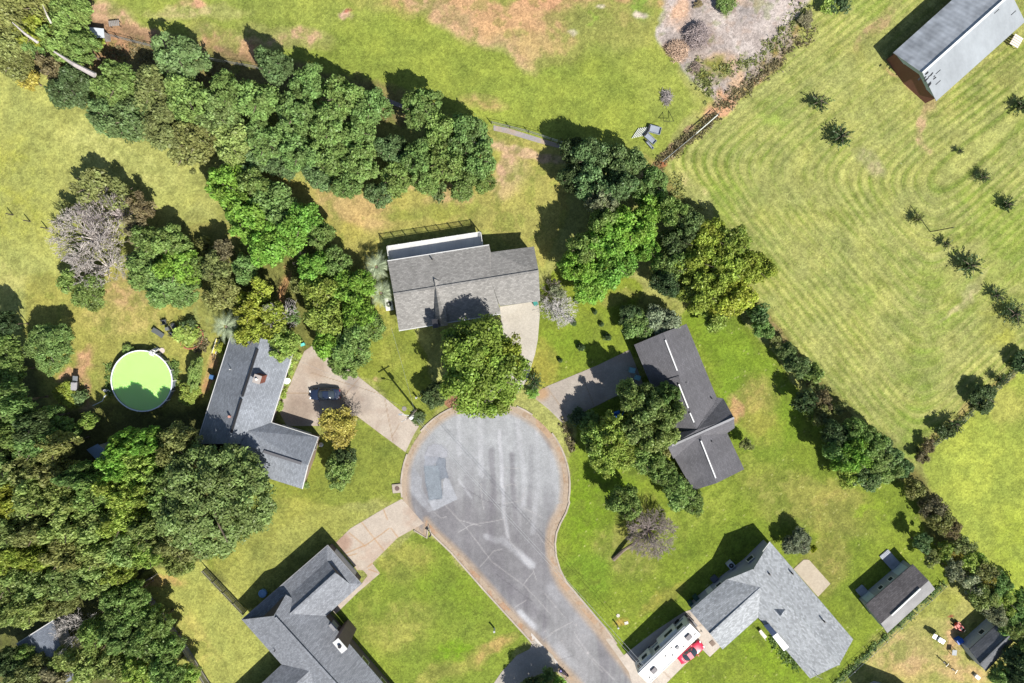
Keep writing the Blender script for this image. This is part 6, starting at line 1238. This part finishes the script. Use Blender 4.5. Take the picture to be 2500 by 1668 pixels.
t = thing('trellis', 'thin dark metal frame beside the small stick pile', 'frame', P(1625, 280)); q = [P(1618, 274, 0), P(1620, 296, 1.0), P(1645, 296, 1.0), P(1632, 270, 0)]; MB().tube(q, .04).build('frame', darkmetal, t)
# manholes, inlet, lids
t = thing('storm_drain_inlet', 'square concrete drain inlet with round iron cover at the left kerb', 'drain', P(970, 1192)); q = P(970, 1192); MB().box((q.x, q.y, .09), (1.5, 1.4, .2), .1).build('slab', plain('kerb_concrete', lin(214, 200, 184)), t, bevel=.03); MB().cyl((q.x, q.y, .19), .36, .03, 24).build('cover', plain('rusty_iron', (.12, .08, .07), .8), t)
p = P(987, 998); single('manhole_cover', MB().cyl((p.x, p.y, 0), .36, .05, 20), plain('iron', (.2, .18, .17), .8), 'round grey manhole cover on the grass near the west driveway', 'manhole')
p = P(1509, 1503); single('manhole_cover', MB().cyl((p.x, p.y, 0), .27, .06, 20), plain('pale_lid', (.5, .46, .4), .8), 'pale round lid on the lawn above the bollard', 'manhole')
p = P(1529, 1521); single('meter_box', MB().box((p.x, p.y, .03), (.6, .42, .07), .3), plain('pale_lid', (.5, .46, .4), .8), 'pale oblong meter lid on the lawn near the motorhome', 'meter box')
p = P(1700 - 190, 1330); 
def post(px, py, label, h=.9, m=None, r=.09):
    t = thing('utility_pedestal', label, 'pedestal', P(px, py)); q = P(px, py); MB().cyl((q.x, q.y, 0), r, h, 12).build('post', m or offwhite, t); MB().cyl((q.x, q.y, h), r * 1.25, .08, 12).build('cap', plain('grey_cap', (.35, .35, .36)), t)
post(1207, 1534, 'short white cable post on the lower left lawn', 1.2, white, .13); post(1507, 1526, 'short pale cable post on the lawn near the motorhome', 1.1, plain('tan_post', (.4, .36, .3)), .11); post(1018, 970, 'short white cable post on the grass left of the front tree', .9, white, .12)
def mailbox(px, py, label, deg=0):
    t = thing('mailbox', label, 'mailbox', P(px, py), None, math.radians(deg)); child(MB().box((0, 0, .55), (.1, .1, 1.1)), 'post', wood, t); child(MB().box((0, 0, 1.18), (.5, .22, .24)), 'box', black, t, .04); child(MB().box((.12, .13, 1.3), (.03, .02, .16)), 'flag', plain('red_flag', (.5, .03, .03)), t)
mailbox(1052, 1302, 'black mailbox at the kerb beside the lower left driveway', 50)
# utility pole, wires
up = thing('utility_pole', 'wooden utility pole with transformer at the upper left kerb of the close', 'utility pole', P(1016, 1000)); q = P(1016, 1000); hp_ = 9.0
MB().tube([(q.x, q.y, 0), (q.x, q.y, hp_)], [.17, .12], 10).build('pole', plain('pole_wood', (.2, .17, .15), .85, noise=.3), up)
MB().box((q.x, q.y, hp_ - .5), (2.0, .12, .14), .5).build('crossarm', wood, up); MB().cyl((q.x + .35, q.y - .1, hp_ - 2.2), .26, .85, 16).build('transformer', plain('light_grey_tank', (.6, .62, .64), .4), up)
ins = MB()
for s in (-.9, -.3, .9): ins.cyl((q.x + s * math.cos(.5), q.y + s * math.sin(.5), hp_ - .43), .05, .16, 8)
ins.build('insulators', white, up); MB().tube([(q.x, q.y, hp_ - 3), (q.x - 1.3, q.y + .2, hp_ - 2.7)], .05).box((q.x - 1.4, q.y + .2, hp_ - 2.72), (.5, .25, .12)).build('street_lamp_arm', steel, up)
wm = plain('aluminium_wire', (.3, .31, .32), .4, noise=.02)
def wire(a, b, za, zb, sag, r, label, name='power_line'):
    p, q = P(*a, za), P(*b, zb); pts = [p.lerp(q, k / 16) + Vector((0, 0, -sag * 4 * (k / 16) * (1 - k / 16))) for k in range(17)]; single(name, MB().tube(pts, r, 5), wm, label, 'wire')
wire((1020, 1022), (1640, 1700), 8.5, 8.3, .7, .02, 'upper of the two thin power lines crossing the road', ); wire((1017, 1025), (1634, 1706), 8.5, 8.3, .8, .02, 'lower of the two thin power lines crossing the road')
wire((1012, 1005), (955, 800), 7.5, 4.2, .4, .012, 'service line from the pole to the grey-roofed house'); wire((1010, 1006), (715, 875), 7.5, 4.0, .4, .012, 'service line from the pole to the blue-roofed house')
# metal post at the right field, three posts at left
p = P(2271, 566); single('metal_post', MB().tube([(p.x, p.y, 0), (p.x, p.y, 5.4)], .07, 8), darkmetal, 'tall thin dark metal post on the mown field', 'post')
for k, (x, y, w) in enumerate([(32, 525, 'leftmost'), (74, 541, 'middle'), (116, 558, 'rightmost')]):
    p = P(x, y); single('fence_post', MB().cyl((p.x, p.y, 0), .09, 1.5, 8, .08), plain('dark_post', (.06, .05, .045), .9), '%s of three old dark posts on the left field' % w, 'post', 'three posts on the left field')
# fences
def fence(name, pts, h, label, kind, gap=2.4, mat=None):
    t = thing(name, label, 'fence', P(*pts[0])); m = mat or wood; ps = [P(*p) for p in pts]; rails = MB(); boards = MB(); n = 0
    for a, b in zip(ps[:-1], ps[1:]):
        L = (b - a).length; k = max(1, round(L / gap)); ang = math.atan2(b.y - a.y, b.x - a.x)
        for i in range(k + (b is ps[-1])): c = a.lerp(b, i / k); MB().box((c.x, c.y, h / 2), (.1, .1, h + .1), ang).build('post', m if kind == 'board' else darkmetal, t)
        if kind == 'board':
            for z in (.4, h - .3): rails.tube([a + Vector((0, 0, z)), b + Vector((0, 0, z))], .04, 4)
            j = int(L / .16)
            for i in range(j): c = a.lerp(b, (i + .5) / j); boards.box((c.x + .06 * math.sin(ang), c.y - .06 * math.cos(ang), h / 2), (.13, .025, h * random.uniform(.96, 1.0)), ang)
        else:
            for z in (.25, .65, h - .03): rails.tube([a + Vector((0, 0, z)), b + Vector((0, 0, z))], .018 if z < h - .1 else .03, 4)
            j = int(L / .35)
            for i in range(j):
                c0_, c1_ = a.lerp(b, i / j), a.lerp(b, (i + 1) / j); boards.tube([c0_ + Vector((0, 0, .05)), c1_ + Vector((0, 0, h - .05))], .006, 3, False).tube([c1_ + Vector((0, 0, .05)), c0_ + Vector((0, 0, h - .05))], .006, 3, False)
    rails.build('rails', m if kind == 'board' else steel, t); boards.build('boards' if kind == 'board' else 'mesh', m if kind == 'board' else steel, t); return t
fence('board_fence', [(504, 1386), (603, 1490)], 1.7, 'grey board fence between the huge oak and the lower left house', 'board')
fence('board_fence', [(344, 1422), (385, 1400)], 1.7, 'short grey board fence at the top left of the fenced lawn', 'board')
fence('board_fence', [(344, 1422), (370, 1455), (410, 1510), (448, 1560), (515, 1668), (540, 1710)], 1.7, 'long grey board fence along the left side of the fenced lawn', 'board')
fence('wire_fence', [(2300, 1425), (2228, 1492), (2120, 1592), (2035, 1670)], 1.2, 'wire fence between the big grey shed and the lower right plot', 'wire', 3)
fence('wire_fence', [(2240, 1112), (2330, 1040), (2420, 955), (2510, 868)], 1.2, 'wire fence closing the mown field at the lower right', 'wire', 3)
fence('wire_fence', [(1612, 400), (1690, 335), (1752, 280)], 1.3, 'wire fence with a pale rail above the tall stand of trees', 'wire', 3)
fence('wire_fence', [(1200, 302), (1290, 324), (1400, 360)], 1.2, 'wire fence along the narrow grey path behind the trees', 'wire', 3)
fence('wire_fence', [(250, 84), (330, 105), (470, 140), (640, 170)], 1.2, 'wire fence behind the left end of the northern belt', 'wire', 3)
p, q = P(1752, 281, 1.35), P(1700, 326, 1.35); single('fallen_pole', MB().tube([p, q], .07, 6), plain('white_pipe', (.55, .57, .52), .5), 'long pale pole resting on the wire fence above the brown strip', 'pole')
